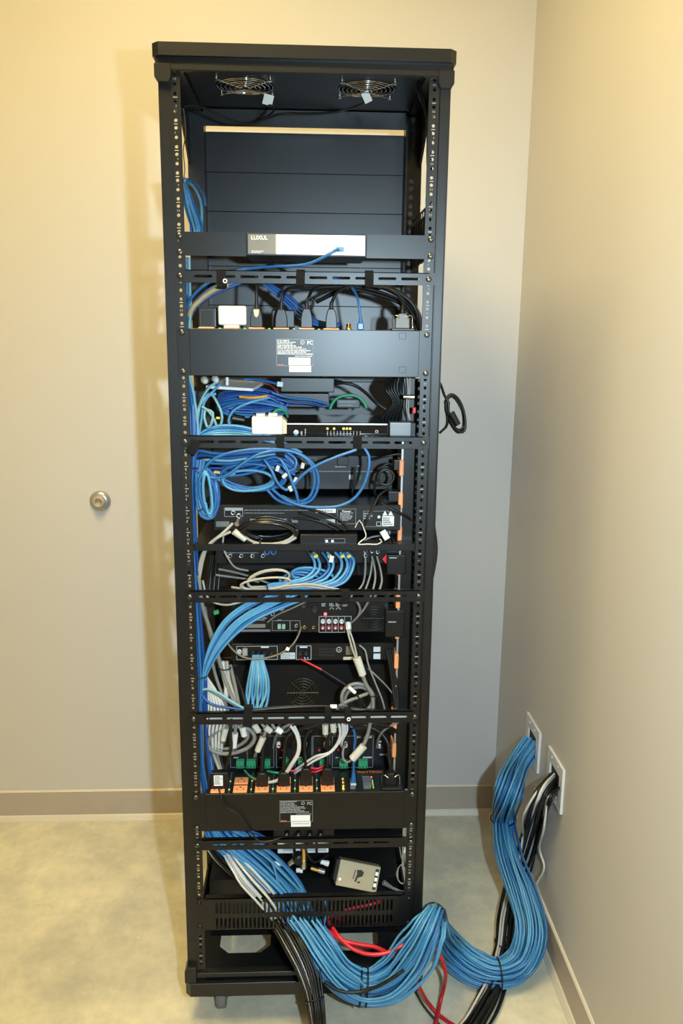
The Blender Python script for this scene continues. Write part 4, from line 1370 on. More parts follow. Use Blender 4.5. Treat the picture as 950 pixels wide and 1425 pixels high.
def coil(ctr, rx, ry, turns, r, mt, label, cat='cable', group=None, name='coiled_cable', tilt=(0, 0, 0), jit=0.06, stack=0.0, grow=0.0, lead=None, tail=None, seed=0, sides=6, a0=0.0, per=22):
    """one cable wound `turns` times; ring in local XZ, tilted"""
    R_ = random.Random(seed)
    M_ = Euler(tilt).to_matrix()
    n = int(turns * per)
    pts = []
    k = max(3, int(turns * 4))
    jx = [R_.uniform(-1, 1) for _ in range(k + 3)]
    jz = [R_.uniform(-1, 1) for _ in range(k + 3)]
    jy = [R_.uniform(-1, 1) for _ in range(k + 3)]
    for i in range(n + 1):
        t = i / n
        a = a0 + 2 * math.pi * turns * t
        u = t * k
        i0 = int(u)
        fr_ = u - i0
        fr_ = fr_ * fr_ * (3 - 2 * fr_)
        g = lambda J: J[i0] * (1 - fr_) + J[i0 + 1] * fr_
        sc_ = 1 + grow * t
        v = Vector((rx * sc_ * (1 + jit * g(jx)) * math.cos(a), stack * (t - 0.5) + 0.5 * jit * rx * g(jy), ry * sc_ * (1 + jit * g(jz)) * math.sin(a)))
        pts.append(Vector(ctr) + M_ @ v)
    if lead:
        pts = catmull([Vector(q) for q in lead] + [pts[0]], 0.01)[:-1] + pts
    if tail:
        pts = pts + catmull([pts[-1]] + [Vector(q) for q in tail], 0.01)[1:]
    o = MB().tube(pts, r, sides).build(name, mt)
    return tag(o, label, cat, group)


kx = 1 / 690.0   # metres per pixel near the rails around mid height
coil(P(374, 737, 0.035), 0.057, 0.027, 9, 0.0031, GLJ, 'flat coil of black cable on the receiver shelf', tilt=(0.30, 0, 0), jit=0.10, stack=0.05, seed=3, group=None)
gc = thing('coax_lead', P(345, 748, 0.02), 'pale coax lead with a moulded white connector, tied to the black coil', 'cable')
MB().tube(catmull(pp((340, 747, 0.02), (352, 754, 0.015), (372, 757, 0.012), (395, 754, 0.012), (408, 746, 0.015), (414, 735, 0.03))), 0.0030, 7).build('lead', GRYL, gc)
MB().tube(catmull(pp((352, 757, 0.012), (372, 759.5, 0.010), (395, 757, 0.010), (412, 748, 0.015))), 0.0030, 7).build('lead', GRYL, gc)
MB().cyl(P(325.5, 739.5, 0.012), P(341, 751.5, 0.016), 0.0072, 12, 0.005).build('connector', IVO, gc)
ring_tie(P(362, 755, 0.012), (1, 0, 0.1), 0.008, 'black cable tie round the pale lead in front of the receiver shelf')
cable(pp((494, 734, 0.02), (500, 724, 0.015), (507, 738, 0.012), (509, 747, 0.010), (501, 754, 0.006), (498, 757.5, 0.004), (512, 757, 0.002), (524, 757.5, 0.002), (531, 754, 0.008), (528, 750, 0.02)),
      0.0013, WCAB, 'thin white wire looping beside the small receiver', 'wire', None, 'thin_wire')
tag(MB().obox(P(535.5, 744.5, 0.012), (0.012, 0.0015, 0.020), (0, -0.55, 0)).build('wire_tag', STK), 'white paper tag hanging beside the small receiver', 'tag')

# splitter rail below the shelf
sp1 = device('antenna_splitter', 'black panel with a row of small coax sockets under the receiver shelf', 'splitter', 300, 766, 560, 784, 0.055, 0.18, BLKP)
for i, px_ in enumerate((320.5, 336, 351.5, 366)):
    jack(sp1, px_, 772, 0.055, 0.0044, STL, INK, out=0.010)
for px_ in (371.5, 380.5):
    jack(sp1, px_, 767.5, 0.055, 0.0062, mat('blue_ring_socket', (0.03, 0.12, 0.4), 0.4), INK)
for px_, py_ in ((508, 766), (508, 772), (517.5, 766), (525, 767)):
    jack(sp1, px_, py_, 0.055, 0.0042, STL, INK, out=0.008)
dashes(sp1, 309, 768.5, 360, 770, 0.0548, 1, PRTD, lens=(1, 4))

# shelf / amp zone
am = device('audio_amplifier', 'black audio amplifier rear with red light and two rows of sockets', 'amplifier', 322, 838, 540, 880, 0.060, 0.2, BLKM)
d = 0.0598
led(am, 452.5, 854.5, d, LEDR, 0.0035)
outline(am, 443.5, 857.5, 488.5, 880, d, PRT, 0.0007)
for i, px_ in enumerate((449, 457.5, 466.5, 475)):
    jack(am, px_, 864, d, 0.0046, mat('white_socket_ring', (0.75, 0.74, 0.72), 0.4), STL)
    jack(am, px_, 872.5, d, 0.0046, mat('red_socket_ring', (0.42, 0.05, 0.04), 0.4), STL)
mb = MB()
for px_ in (453.2, 462, 470.7, 479.5):
    p0, p1 = P(px_, 858, d), P(px_, 880, d)
    mb.box(p0.x - 0.0003, p0.x + 0.0003, p0.y - 0.0004, p0.y, p1.z, p0.z)
mb.build('divider_line', PRT, am)
for px_ in (451, 461.5, 470.5, 480):
    dashes(am, px_ - 3.5, 839, px_ + 3.5, 844, d, 3, PRT, lens=(1, 2))
for px_ in (461.5, 470.5):
    p = P(px_, 847, d)
    MB().tube([p + Vector((0.0042 * math.cos(t), -0.0003, 0.0042 * math.sin(t) - 0.002)) for t in (math.pi * i / 8 for i in range(9))], 0.0006, 4).build('dial_mark', PRT, am)
p = P(391.5, 846, d)
lg = MB()
lg.tube([p + Vector((0.0050 * math.cos(t), -0.0004, 0.0050 * math.sin(t))) for t in (2 * math.pi * i / 16 for i in range(16))], 0.0007, 4, True)
lg.build('safety_mark', PRT, am)
text('UL', (p.x, p.y - 0.0005, p.z - 0.002), 0.0058, PRT, am, align='CENTER')
p = P(358.5, 857, d)
text('CE', (p.x, p.y - 0.0005, p.z), 0.0078, PRT, am)
p = P(365.5, 857, d)
dashes(am, 366, 852.5, 375, 857, d, 1, PRT, lens=(1, 3))
outline(am, 377, 850, 381.5, 857, d, PRT, 0.0007, 'bin_mark')
dashes(am, 345, 846, 362, 851, d, 2, PRTD)
dashes(am, 342, 859, 376, 864, d, 2, PRTD)
outline(am, 378.5, 863.5, 403.5, 877.5, d, PRTD, 0.0007)
outline(am, 403.5, 863.5, 417.5, 877.5, d, PRTD, 0.0007)
dashes(am, 386, 862, 396, 863.5, d, 1, PRT, lens=(1, 2))
for px_ in (388.5, 394.5):
    p = P(px_, 871, d)
    MB().box(p.x - 0.0036, p.x + 0.0036, p.y - 0.006, p.y, p.z - 0.0052, p.z + 0.0052).build('terminal', mat('pale_green_terminal', (0.30, 0.48, 0.36), 0.4), am, bevel=0.0008)
jack(am, 412, 870, d, 0.0036, STL, INK)
for px_ in (423.5, 436):
    jack(am, px_, 872, d, 0.0034, BRS, INK)
p0 = P(438, 838, d)
for px_, py_ in ((423, 841), (438.5, 847)):
    jack(am, px_, py_, d, 0.0085, BLKP, INK)
sticker(am, 335, 868.5, 369, 873.5, d, mat('worn_metal_strip', (0.30, 0.28, 0.25), 0.35, 0.5), 'metal_plate')
face_box(MB(), 332, 876.5, 376, 879, 0.052, 0.004).build('ridge', GREYP, am)
# fan grille of the amplifier
p = P(521, 860, d)
gr_ = MB()
for rr in (0.008, 0.014, 0.020, 0.026):
    gr_.tube([p + Vector((rr * math.cos(2 * math.pi * i / 24), -0.002, rr * math.sin(2 * math.pi * i / 24))) for i in range(24)], 0.0014, 5, True)
for q in range(3):
    t = math.pi * q / 3
    v = Vector((math.cos(t), 0, math.sin(t))) * 0.028
    gr_.tube([p - v - Vector((0, 0.002, 0)), p + v - Vector((0, 0.002, 0))], 0.0014, 5)
gr_.build('fan_grille', BLKP, am)

# second rear panel
mx_ = device('audio_mixer', 'thin black audio mixer rear with white-outlined socket groups', 'mixer', 322, 895.5, 548, 919, 0.060, 0.2, BLKM)
outline(mx_, 329, 899, 386, 918, d, PRT, 0.0007)
sticker(mx_, 363, 899.5, 374, 901.5, d, PRT)
outline(mx_, 412, 898.5, 433, 918, d, PRT, 0.0008)
sticker(mx_, 417, 899.5, 427.5, 901.5, d, PRT)
for px_ in (418, 426.5):
    jack(mx_, px_, 908, d, 0.0056, BLKP, INK)
for px_ in (424, 428):
    led(mx_, px_, 915.5, d, STK, 0.0014, 'dot_mark')
sticker(mx_, 390.5, 908, 410.5, 917, d, mat('pale_label', (0.50, 0.54, 0.56), 0.5))
dashes(mx_, 391.5, 909, 409.5, 916, d - 0.0007, 3, PRTD)
jack(mx_, 333, 906.5, d, 0.0050, WHT, STL)
p = P(341, 906, d)
MB().box(p.x - 0.0055, p.x + 0.0055, p.y - 0.010, p.y, p.z - 0.008, p.z + 0.008).build('plug_shell', GRYL, mx_, bevel=0.0015)
for px_ in (352, 360, 368, 378):
    jack(mx_, px_, 909, d, 0.0060, BLKP, INK)
vt = MB()
for i in range(7):
    for j in range(3):
        p = P(445 + i * 3.4, 903 + j * 4.2, d)
        vt.box(p.x - 0.0016, p.x + 0.0016, p.y - 0.0003, p.y, p.z - 0.0016, p.z + 0.0016)
vt.build('vent_hole', INK, mx_)
p = P(471.5, 904, d)
MB().tube([p + Vector((0.0056 * math.cos(t), -0.0004, 0.0056 * math.sin(t))) for t in (2 * math.pi * i / 16 for i in range(16))], 0.0007, 4, True).build('safety_mark', PRT, mx_)
text('UL', (p.x, p.y - 0.0005, p.z - 0.002), 0.006, PRT, mx_, align='CENTER')
sticker(mx_, 481, 899, 491, 911, d, mat('tan_label', (0.14, 0.12, 0.09), 0.5))
sticker(mx_, 477.5, 914, 493, 918, d, mat('cream_label', (0.55, 0.50, 0.36), 0.5))
sticker(mx_, 519.5, 900, 529, 907, d, mat('pale_blue_sticker', (0.52, 0.60, 0.66), 0.5))
sticker(mx_, 519.5, 909.5, 529, 917, d, mat('pale_blue_sticker', (0.52, 0.60, 0.66), 0.5))

# fan-cooled unit behind
fu = device('cooling_unit', 'black fan-cooled amplifier in the dark behind the grey coiled lead', 'amplifier', 325, 925, 545, 1000, 0.13, 0.16, BLKP)
p = P(421, 963, 0.13)
gr_ = MB()
for rr in (0.007, 0.014, 0.021, 0.028, 0.034):
    gr_.tube([p + Vector((rr * math.cos(2 * math.pi * i / 28), -0.003, rr * math.sin(2 * math.pi * i / 28))) for i in range(28)], 0.0011, 5, True)
for q in range(4):
    t = math.pi * q / 4
    v = Vector((math.cos(t), 0, math.sin(t))) * 0.036
    gr_.tube([p - v - Vector((0, 0.004, 0)), p + v - Vector((0, 0.004, 0))], 0.0013, 5)
gr_.build('fan_guard', mat('dark_bronze_wire', (0.12, 0.09, 0.05), 0.35, 0.8), fu)

# multichannel amplifier with green terminal blocks
ma = device('multichannel_amplifier', 'black multichannel amplifier rear with green terminal blocks', 'amplifier', 318, 1014, 547, 1076, 0.10, 0.16, BLKM)
d = 0.0998
for i, x0_ in enumerate((320, 357, 384, 410, 435, 462)):
    outline(ma, x0_, 1024, x0_ + (24 if i < 5 else 57), 1068, d, PRTD, 0.0008)
    dashes(ma, x0_ + 5, 1053, x0_ + 15, 1055.5, d, 1, PRT, lens=(1, 3))
    jack(ma, x0_ + 9, 1042, d, 0.0046, BLKP, REDP)
dashes(ma, 497, 1024, 518, 1028, d, 1, PRT, lens=(1, 3))
dashes(ma, 505, 1052, 517, 1056, d, 1, PRT, lens=(1, 3))
for px_, w_ in ((334, 11), (349, 13), (372, 8), (399, 6), (418, 7), (448, 7), (478, 12), (505, 13)):
    a, b, c_, e_, y = rect(px_ - w_ / 2, 1059.5, px_ + w_ / 2, 1069.5, 0.088)
    tb_ = MB().box(a, b, y, y + 0.012, c_, e_).build('terminal_block', GRN, ma, bevel=0.0006)
    mb = MB()
    nS = max(2, int(w_ / 3.5))
    for i in range(nS):
        x_ = a + (b - a) * (i + 0.5) / nS
        mb.box(x_ - 0.0012, x_ + 0.0012, y - 0.0003, y, c_ + 0.002, c_ + 0.006)
    mb.build('wire_hole', INK, tb_)
for px_ in (388, 424.5, 453, 480):
    jack(ma, px_, 1034.5, d, 0.0050, WHT, REDP, out=0.012)
dashes(ma, 524, 1030, 530, 1042, d, 3, PRT, lens=(2, 4))
led(ma, 528, 1037, d, PRT, 0.003, 'round_mark')
dashes(ma, 528, 1048, 542, 1052, d, 1, PRTD)

# bottom bay: converter box, mixer knobs, silver box on a shelf
sh3, _ = shelf('lowest black drawer-like shelf, behind the slotted vent panel', 1222, 0.10, 0.2, lip=0.150)
cb_ = device('converter_box', 'white converter box behind the lowest lacing bar', 'converter', 386, 1169, 457, 1187.5, 0.06, 0.10, STK, 0.0015, 'case')
for x0_, x1_ in ((394, 410), (418, 440), (443, 454)):
    sticker(cb_, x0_, 1172.5, x1_, 1184.5, 0.0598, mat('pale_grey_label', (0.42, 0.46, 0.50), 0.5))
    outline(cb_, x0_ - 0.5, 1171.5, x1_ + 0.5, 1185.5, 0.0592, PRT, 0.0006)
for px_ in (409.5, 440.5):
    face_box(MB(), px_ - 1.8, 1163, px_ + 1.8, 1188, 0.055, 0.004).build('clip', BLKP, cb_)
sj = device('socket_panel', 'black panel with four bright round sockets below the lower power unit', 'panel', 380, 1153, 465, 1164.5, 0.06, 0.08, BLKP)
for px_ in (399, 415, 431, 446):
    jack(sj, px_, 1158.5, 0.06, 0.0062, BLKP, STL, out=0.014)
    led(sj, px_, 1160.5, 0.046, STL, 0.0018, 'pin')

sv = thing('silver_box', P(496, 1222, 0.04), 'tilted champagne-coloured metal box with a black bird emblem', 'converter')
ctr = P(497, 1217, 0.035)
MS = Euler((-0.42, 0.24, 0.0)).to_matrix()
MB().obox(ctr, (0.094, 0.030, 0.056), MS).build('case', TAN, sv, bevel=0.0012)


def sv_pt(u, v, o=0.0):
    return ctr + MS @ Vector((u, -0.0152 - o, v))


def sv_poly(pts, mt, name, o=0.0003):
    n_ = len(pts)
    return MB().add([sv_pt(u, v, o) for u, v in pts], [tuple(range(n_))]).build(name, mt, sv)


sv_poly([(-0.007, -0.012), (-0.003, -0.013), (-0.001, -0.004), (0.009, 0.001), (0.011, 0.010), (0.004, 0.014), (-0.006, 0.012), (-0.004, 0.004)], INK, 'emblem')
sv_poly([(-0.012, -0.008), (-0.010, -0.008), (-0.008, 0.012), (-0.010, 0.012)], INK, 'emblem')
sv_poly([(0.006, -0.010), (-0.001, -0.012), (0.001, -0.015), (0.007, -0.013)], INK, 'emblem')
sv_poly([(0.036, -0.022), (0.044, -0.022), (0.044, 0.022), (0.036, 0.022)], INK, 'label_strip')
for v0 in (-0.016, -0.004, 0.008):
    sv_poly([(0.037, v0), (0.0435, v0), (0.0435, v0 + 0.008), (0.037, v0 + 0.008)], STK, 'label_square', 0.0005)
MB().lathe([(0.0036, 0), (0.003, 0.001), (0, 0.001)], sv_pt(-0.040, -0.014), MS @ Vector((0, -1, 0)), 12).build('screw', STK, sv)
MB().obox(ctr + MS @ Vector((-0.050, 0.002, 0.004)), (0.010, 0.026, 0.046), MS).build('end_plate', BLKP, sv, bevel=0.001)
mb = MB()
for i in range(5):
    mb.cyl(P(533 + i * 3, 1228 + i * 1.8, 0.04), P(535 + i * 3, 1229.2 + i * 1.8, 0.04), 0.006 - 0.0006 * i, 10)
mb.build('strain_relief', GRY, sv)
MB().tube(catmull(pp((545, 1235, 0.04), (556, 1240, 0.04), (566, 1241, 0.05), (572, 1236, 0.06))), 0.003, 7).build('cord', GRY, sv)
# connectors on the left of it
for k, (p0, p1, mt_) in enumerate((((392, 1202, 0.05), (381, 1202, 0.05), STK), ((402, 1203, 0.035), (411, 1196, 0.035), STL), ((423, 1180, 0.03), (422.5, 1208, 0.03), BRS), ((412, 1211, 0.05), (421, 1211, 0.05), STK), ((432, 1208, 0.04), (451, 1213.5, 0.04), BRS), ((446, 1199, 0.05), (457, 1202, 0.05), STK))):
    a_, b_ = P(*p0), P(*p1)
    lab = ('white plug end nearest the big blue bundle on the lowest shelf', 'shiny barrel plug beside the white converter box', 'brass barrel connector hanging below the white converter box',
           'white plug end in the middle of the lowest shelf', 'brass connector pointing at the silver box', 'white plug end next to the silver box')[k]
    root = thing('connector', (a_ + b_) / 2, lab, 'connector', 'loose connectors on the lowest shelf')
    v = (b_ - a_)
    MB().cyl(a_, a_ + v * 0.55, 0.0052, 10).build('shell', mt_, root)
    MB().cyl(a_ + v * 0.55, b_, 0.0062, 10).build('collar', STL if mt_ is not STK else mt_, root)
tag(MB().lathe([(0, 0), (0.014, 0), (0.015, 0.004), (0.014, 0.018), (0.009, 0.022), (0, 0.022)], P(414, 1192, 0.045), (0.3, -1, 0.15), 18).build('round_plug', BLKP), 'round black plug body below the white converter box', 'plug')
cable(pp((432, 1178, 0.03), (425, 1170, 0.02), (428, 1190, 0.02), (438, 1200, 0.03), (447, 1196, 0.05), (456, 1190, 0.08)), 0.0022, RUB, 'thin black lead below the white converter box', 'wire', None, 'thin_wire')
coil(P(560, 1216, 0.03), 0.012, 0.026, 3, 0.0013, GRYL, 'narrow loop of thin grey wire hanging by the post', 'wire', None, 'thin_wire', jit=0.12, seed=8, lead=[P(556, 1178, 0.02), P(558, 1192, 0.03)], tail=[P(562, 1195, 0.03), P(561, 1180, 0.02)])
tag(MB().obox(P(563.5, 1183, 0.01), (0.006, 0.004, 0.013), (0, 0.1, 0)).build('wire_tip', STK), 'white wire tip hanging below the lowest lacing bar', 'wire tip')

# slotted vent panel near the bottom
a, b, c_, e_, y = rect(273, 1248.5, 572, 1292.5, -0.0025)
vp = thing('vent_panel', (0, y, c_), 'black vent panel with two rows of upright slots near the rack foot', 'vent panel')
rows_ = ((P(420, 1269.2, -0.0025).z, P(420, 1254.2, -0.0025).z), (P(420, 1290, -0.0025).z, P(420, 1275.5, -0.0025).z))
mb = MB()
sxa, sxb = P(300, 1270, -0.0025).x, P(548.5, 1270, -0.0025).x
nS = 43
pitch = (sxb - sxa) / nS
zz = [e_, rows_[0][1], rows_[0][0], rows_[1][1], rows_[1][0], c_]
mb.box(a, b, y, y + 0.002, zz[1], zz[0])
mb.box(a, b, y, y + 0.002, zz[3], zz[2])
mb.box(a, b, y, y + 0.002, zz[5], zz[4])
for k in (1, 3):
    mb.box(a, sxa, y, y + 0.002, zz[k + 1], zz[k])
    mb.box(sxb, b, y, y + 0.002, zz[k + 1], zz[k])
    for i in range(nS):
        x_ = sxa + pitch * i
        mb.box(x_ + pitch * 0.55, x_ + pitch, y, y + 0.002, zz[k + 1], zz[k])
mb.box(a + 0.02, b - 0.02, y, y + 0.015, e_ - 0.0015, e_)
mb.box(a + 0.02, b - 0.02, y, y + 0.015, c_, c_ + 0.0015)
mb.build('slotted_face', BLKM, vp)
for xx in (-0.2326, 0.2326):
    for z_ in (c_ + 0.010, e_ - 0.010):
        MB().lathe([(0.005, 0), (0.005, 0.001), (0.003, 0.0028), (0, 0.003)], (xx, y, z_), (0, -1, 0), 12).build('screw', BLKP, vp)

# ------------------------------------------------------------------ wall plates on the side wall
def wall_plate(label, tl, tr, bot, seed):
    yA, yB = PX(*tl, XW - 0.005).y, PX(*tr, XW - 0.005).y
    zt = (PX(*tl, XW - 0.005).z + PX(*tr, XW - 0.005).z) / 2
    zb = zt - 0.117
    y0_, y1_ = min(yA, yB), max(yA, yB)
    root = thing('wall_plate', (XW, (y0_ + y1_) / 2, zb), label, 'wall plate', 'wall plates')
    ym = (y0_ + y1_) / 2
    oy0, oy1, oz0, oz1 = ym - 0.038, ym + 0.038, zb + 0.022, zb + 0.088
    x0, x1 = XW - 0.0065, XW - 0.0003
    mb = MB()
    mb.box(x0, x1, y0_, y1_, oz1, zt)
    mb.box(x0, x1, y0_, y1_, zb, oz0)
    mb.box(x0, x1, y0_, oy0, oz0, oz1)
    mb.box(x0, x1, oy1, y1_, oz0, oz1)
    mb.build('plate', WHT, root)
    MB().box(XW - 0.0016, XW - 0.0004, oy0, oy1, oz0, oz1).build('opening', INK, root)
    for yy in (ym - 0.024, ym + 0.024):
        for z_ in (zt - 0.012, zb + 0.010):
            MB().lathe([(0.0032, 0), (0.003, 0.001), (0, 0.0014)], (x0, yy, z_), (-1, 0, 0), 10).build('screw', STK, root)
    return root, Vector((XW - 0.004, ym, (oz0 + oz1) / 2))


wp1, hole1 = wall_plate('white wall plate with the blue cable bundle coming out', (733, 991), (751, 1020), 0, 1)
wp2, hole2 = wall_plate('white wall plate with black and white cables coming out', (763, 1039), (784, 1071), 0, 2)

# ------------------------------------------------------------------ the big blue bundle: wall plate -> floor loop -> rack
BLUM = mat('mid_blue_cable_jacket', (0.045, 0.195, 0.415), 0.36, 0, 0.15, 90)
S1 = (BLUL, BLUM, BLUL, BLUL, BLUM, BLUL, BLU)
ctrl = [hole1 + Vector((0, 0, 0)), PX(722, 1062, 0.575), PX(707, 1100, 0.520), P(700, 1139, 0.38), P(707, 1190, 0.29), P(727, 1250, 0.20), P(737, 1300, 0.13), PZ(722, 1340, 0.055), PZ(694, 1354, 0.045), PZ(660, 1345, 0.050),
        PZ(628, 1322, 0.085), P(606, 1293, 0.02), P(603, 1275, -0.03), P(596, 1292, -0.055), P(578, 1328, -0.062), P(545, 1364, -0.062), P(510, 1374, -0.060), P(475, 1358, -0.055), P(448, 1325, -0.035), P(431, 1300, -0.008), P(413, 1275, 0.030),
        P(398, 1243, 0.050), P(366, 1208, 0.052), P(332, 1180, 0.050), P(305, 1160, 0.050), P(288, 1135, 0.045)]
rads = [0.026, 0.026, 0.032, 0.030, 0.036, 0.040, 0.040, 0.036, 0.030, 0.036, 0.036, 0.030, 0.024, 0.034, 0.044, 0.040, 0.034, 0.034, 0.036, 0.034, 0.036, 0.040, 0.042, 0.036, 0.030, 0.020]
bundle(ctrl, rads, 62, 0.0029, S1, 'sky blue network cable in the thick bundle looping from the wall plate into the rack', 'thick blue bundle on the floor', 'network_cable', swirl=0.25, jit=0.15, step=0.014, seed=4)


def tie_at(i, label, k=1.12, e=1.0):
    t = (ctrl[i + 1] - ctrl[i - 1]).normalized()
    return ring_tie(ctrl[i], t, rads[i] * k, label, rt=0.0020)


tie_at(3, 'black cable tie on the blue bundle below its wall plate')
tie_at(8, 'black cable tie on the blue bundle where it turns on the floor')
tie_at(12, 'black cable tie at the hump of the blue bundle beside the rack foot')
tie_at(16, 'black cable tie on the blue bundle hanging in front of the rack foot')
t = (ctrl[17] - ctrl[15]).normalized()
ring_tie(ctrl[16] + t * 0.014, t, rads[16] * 1.14, 'second black cable tie on the hanging blue bundle, nearer the black cables', rt=0.0020)

# black and white bundle: wall plate -> behind the blue one -> floor, out of view -> rack
cb2 = [hole2, PX(756, 1105, 0.575), P(743, 1145, 0.31), P(730, 1190, 0.37), P(714, 1235, 0.40), PZ(704, 1280, 0.035), PZ(700, 1320, 0.022), PZ(692, 1360, 0.020), PZ(672, 1405, 0.022), PZ(640, 1448, 0.022), PZ(560, 1485, 0.022), PZ(480, 1480, 0.025), PZ(446, 1450, 0.04),
       P(441, 1418, -0.13), P(437, 1388, -0.105), P(428, 1352, -0.075), P(412, 1318, -0.040), P(394, 1290, 0.005), P(378, 1268, 0.035), P(354, 1236, 0.045), P(330, 1210, 0.050), P(306, 1186, 0.055), P(290, 1160, 0.055)]
r2 = [0.020, 0.022, 0.024, 0.026, 0.026, 0.022, 0.018, 0.022, 0.026, 0.026, 0.026, 0.024, 0.018, 0.016, 0.018, 0.024, 0.026, 0.022, 0.018, 0.016, 0.018, 0.018, 0.016]


def bw(j):
    return WCAB if j in (3, 7, 11, 20, 26) else RUB


ob = bundle(cb2, r2, 28, 0.0030, bw, 'x', 'black and white cables beside the blue bundle', 'speaker_cable', swirl=0.3, jit=0.18, step=0.014, seed=9)
for j, o in enumerate(ob):
    o['label'] = ('white' if bw(j) is WCAB else 'black') + ' cable in the black and white run from the second wall plate to the rack'
    o['group'] = ('white' if bw(j) is WCAB else 'black') + ' cables of the second wall plate'
# white cables that stay together on the way into the rack
bundle([PZ(440, 1432, 0.01), P(436, 1395, -0.075), P(430, 1365, -0.045), P(416, 1330, -0.012), P(398, 1296, 0.016), P(384, 1270, 0.016), P(367, 1246, 0.008), P(345, 1222, 0.008), P(328, 1200, 0.018), P(312, 1176, 0.045)],
       [0.006, 0.006, 0.007, 0.008, 0.012, 0.015, 0.019, 0.019, 0.014, 0.010], 11, 0.0029, (WCAB,), 'white cable in the bunch crossing behind the vent panel', 'white cables behind the vent panel', 'speaker_cable', seed=12, jit=0.15)
# two loose white ones by the wall plate
cable([hole2 + Vector((0, 0.01, -0.01)), PX(762, 1112, 0.59), PX(757, 1150, 0.585), P(751, 1185, 0.26), P(757, 1205, 0.24), P(749, 1225, 0.26), P(735, 1243, 0.30)], 0.0029, WCAB, 'loose white cable bowing out below the second wall plate', 'cable', None, 'speaker_cable')
cable([hole2 + Vector((0, 0.02, 0.0)), PX(748, 1100, 0.56), PX(730, 1130, 0.535), P(727, 1165, 0.34), P(722, 1200, 0.30), P(714, 1240, 0.28)], 0.0029, WCAB, 'white cable lying over the black ones below the second wall plate', 'cable', None, 'speaker_cable')
ring_tie(P(437, 1391, -0.107), (cb2[15] - cb2[13]), 0.021, 'black cable tie on the black cables in front of the rack foot', rt=0.002)
ring_tie(P(701, 1311, 0.20), Vector((0.05, 0.1, 1)), 0.023, 'black cable tie on the black cables behind the blue bundle', rt=0.002)
ring_tie(P(341, 1219, 0.034), (Vector((1, 0, -1))), 0.019, 'black cable tie on the white bunch inside the rack foot', rt=0.0012)

# red cables
cable([P(449, 1286, 0.03), P(458, 1296, 0.0), P(475, 1308, -0.03), P(498, 1314, -0.035), P(522, 1318, -0.035), P(540, 1327, -0.035), P(556, 1338, -0.03), P(572, 1356, -0.02), P(584, 1376, -0.02), PZ(596, 1396, 0.03), PZ(610, 1412, 0.008), PZ(640, 1432, 0.008), PZ(700, 1460, 0.008)],
      0.0046, RED, 'red cable dipping behind the blue bundle to the floor in the foreground', 'cable', 'red cables', 'red_cable', 9)
cable([P(452, 1275, 0.035), P(462, 1290, 0.002), P(472, 1304, -0.025), P(490, 1320, -0.045), P(514, 1328, -0.050), P(538, 1326, -0.050), P(560, 1316, -0.045), P(585, 1306, -0.035), P(600, 1315, -0.02), P(612, 1330, 0.0), P(619, 1350, 0.0), PZ(618, 1372, 0.055), PZ(612, 1396, 0.02), PZ(609, 1412, 0.02), PZ(600, 1450, 0.006)],
      0.0046, RED, 'red cable arching through the loop of the blue bundle', 'cable', 'red cables', 'red_cable', 9)
cable(pp((448, 1282, 0.02), (456, 1276, 0.02), (464, 1275, 0.03), (474, 1279, 0.05)), 0.0042, RED, 'short bend of red cable behind the lower slots of the vent panel', 'cable', 'red cables', 'red_cable', 8)
cable(pp((478, 1267, 0.012), (490, 1264, 0.012), (504, 1261, 0.012), (518, 1258, 0.012), (530, 1254, 0.02)), 0.0040, RED, 'red cable slanting behind the upper slots of the vent panel', 'cable', 'red cables', 'red_cable', 8)
cable([P(452, 1366, -0.09), P(470, 1378, -0.098), P(495, 1381, -0.100), P(520, 1375, -0.102), P(545, 1362, -0.104), P(562, 1350, -0.100)], 0.0038, RUB, 'black cable strapped along the underside of the hanging blue bundle', 'cable', None, 'power_cable')
cable([PZ(575, 1375, 0.01), PZ(588, 1398, 0.006), PZ(606, 1420, 0.006), PZ(630, 1445, 0.006)], 0.003, mat('brown_cord', (0.06, 0.045, 0.03), 0.5), 'thin brown cord on the floor beside the red cable', 'cable', None, 'power_cable')

# ------------------------------------------------------------------ upright blue run at the side of the rack
lft = [P(264, 545, 0.035), P(266, 580, 0.03), P(267, 630, 0.025), P(266, 680, 0.022), P(268, 740, 0.022), P(271, 800, 0.022), P(273, 850, 0.022), P(276, 900, 0.022), P(279, 940, 0.022), P(280, 985, 0.020), P(283, 1030, 0.022), P(287, 1070, 0.026), P(294, 1110, 0.035), P(300, 1145, 0.045), P(318, 1172, 0.05)]
bundle(lft, [0.010, 0.009, 0.009, 0.007, 0.007, 0.008, 0.008, 0.011, 0.013, 0.013, 0.013, 0.015, 0.018, 0.018, 0.018], 13, 0.0027, (BLU, BLU, BLUD, BLU, BLUL), 'blue network cable in the upright run beside the post', 'upright blue run', 'network_cable', swirl=0.3, jit=0.2, seed=21, step=0.014)
bundle([P(261, 358, 0.05), P(262, 400, 0.05), P(263, 440, 0.03), P(262, 470, 0.012), P(262, 520, 0.012), P(267, 545, 0.022), P(272, 580, 0.03), P(274, 604, 0.03), P(270, 640, 0.03)], [0.006, 0.006, 0.005, 0.003, 0.003, 0.006, 0.008, 0.006, 0.006], 4, 0.0027, (BLU, BLUL, BLUP, BLU),
       'blue network cable squeezed between the upper power unit and the post', 'blue cables beside the upper power unit', 'network_cable', seed=5)
cable(pp((259, 520, 0.035), (263, 550, 0.035), (268, 575, 0.035), (271, 600, 0.035)), 0.0038, mat('tan_cable_jacket', (0.42, 0.30, 0.14), 0.45), 'tan cable behind the post below the upper power unit', 'cable', None, 'cable')
ring_tie(P(278, 940, 0.02), (0, 0, 1), 0.016, 'black cable tie on the upright blue run beside the grey cables')
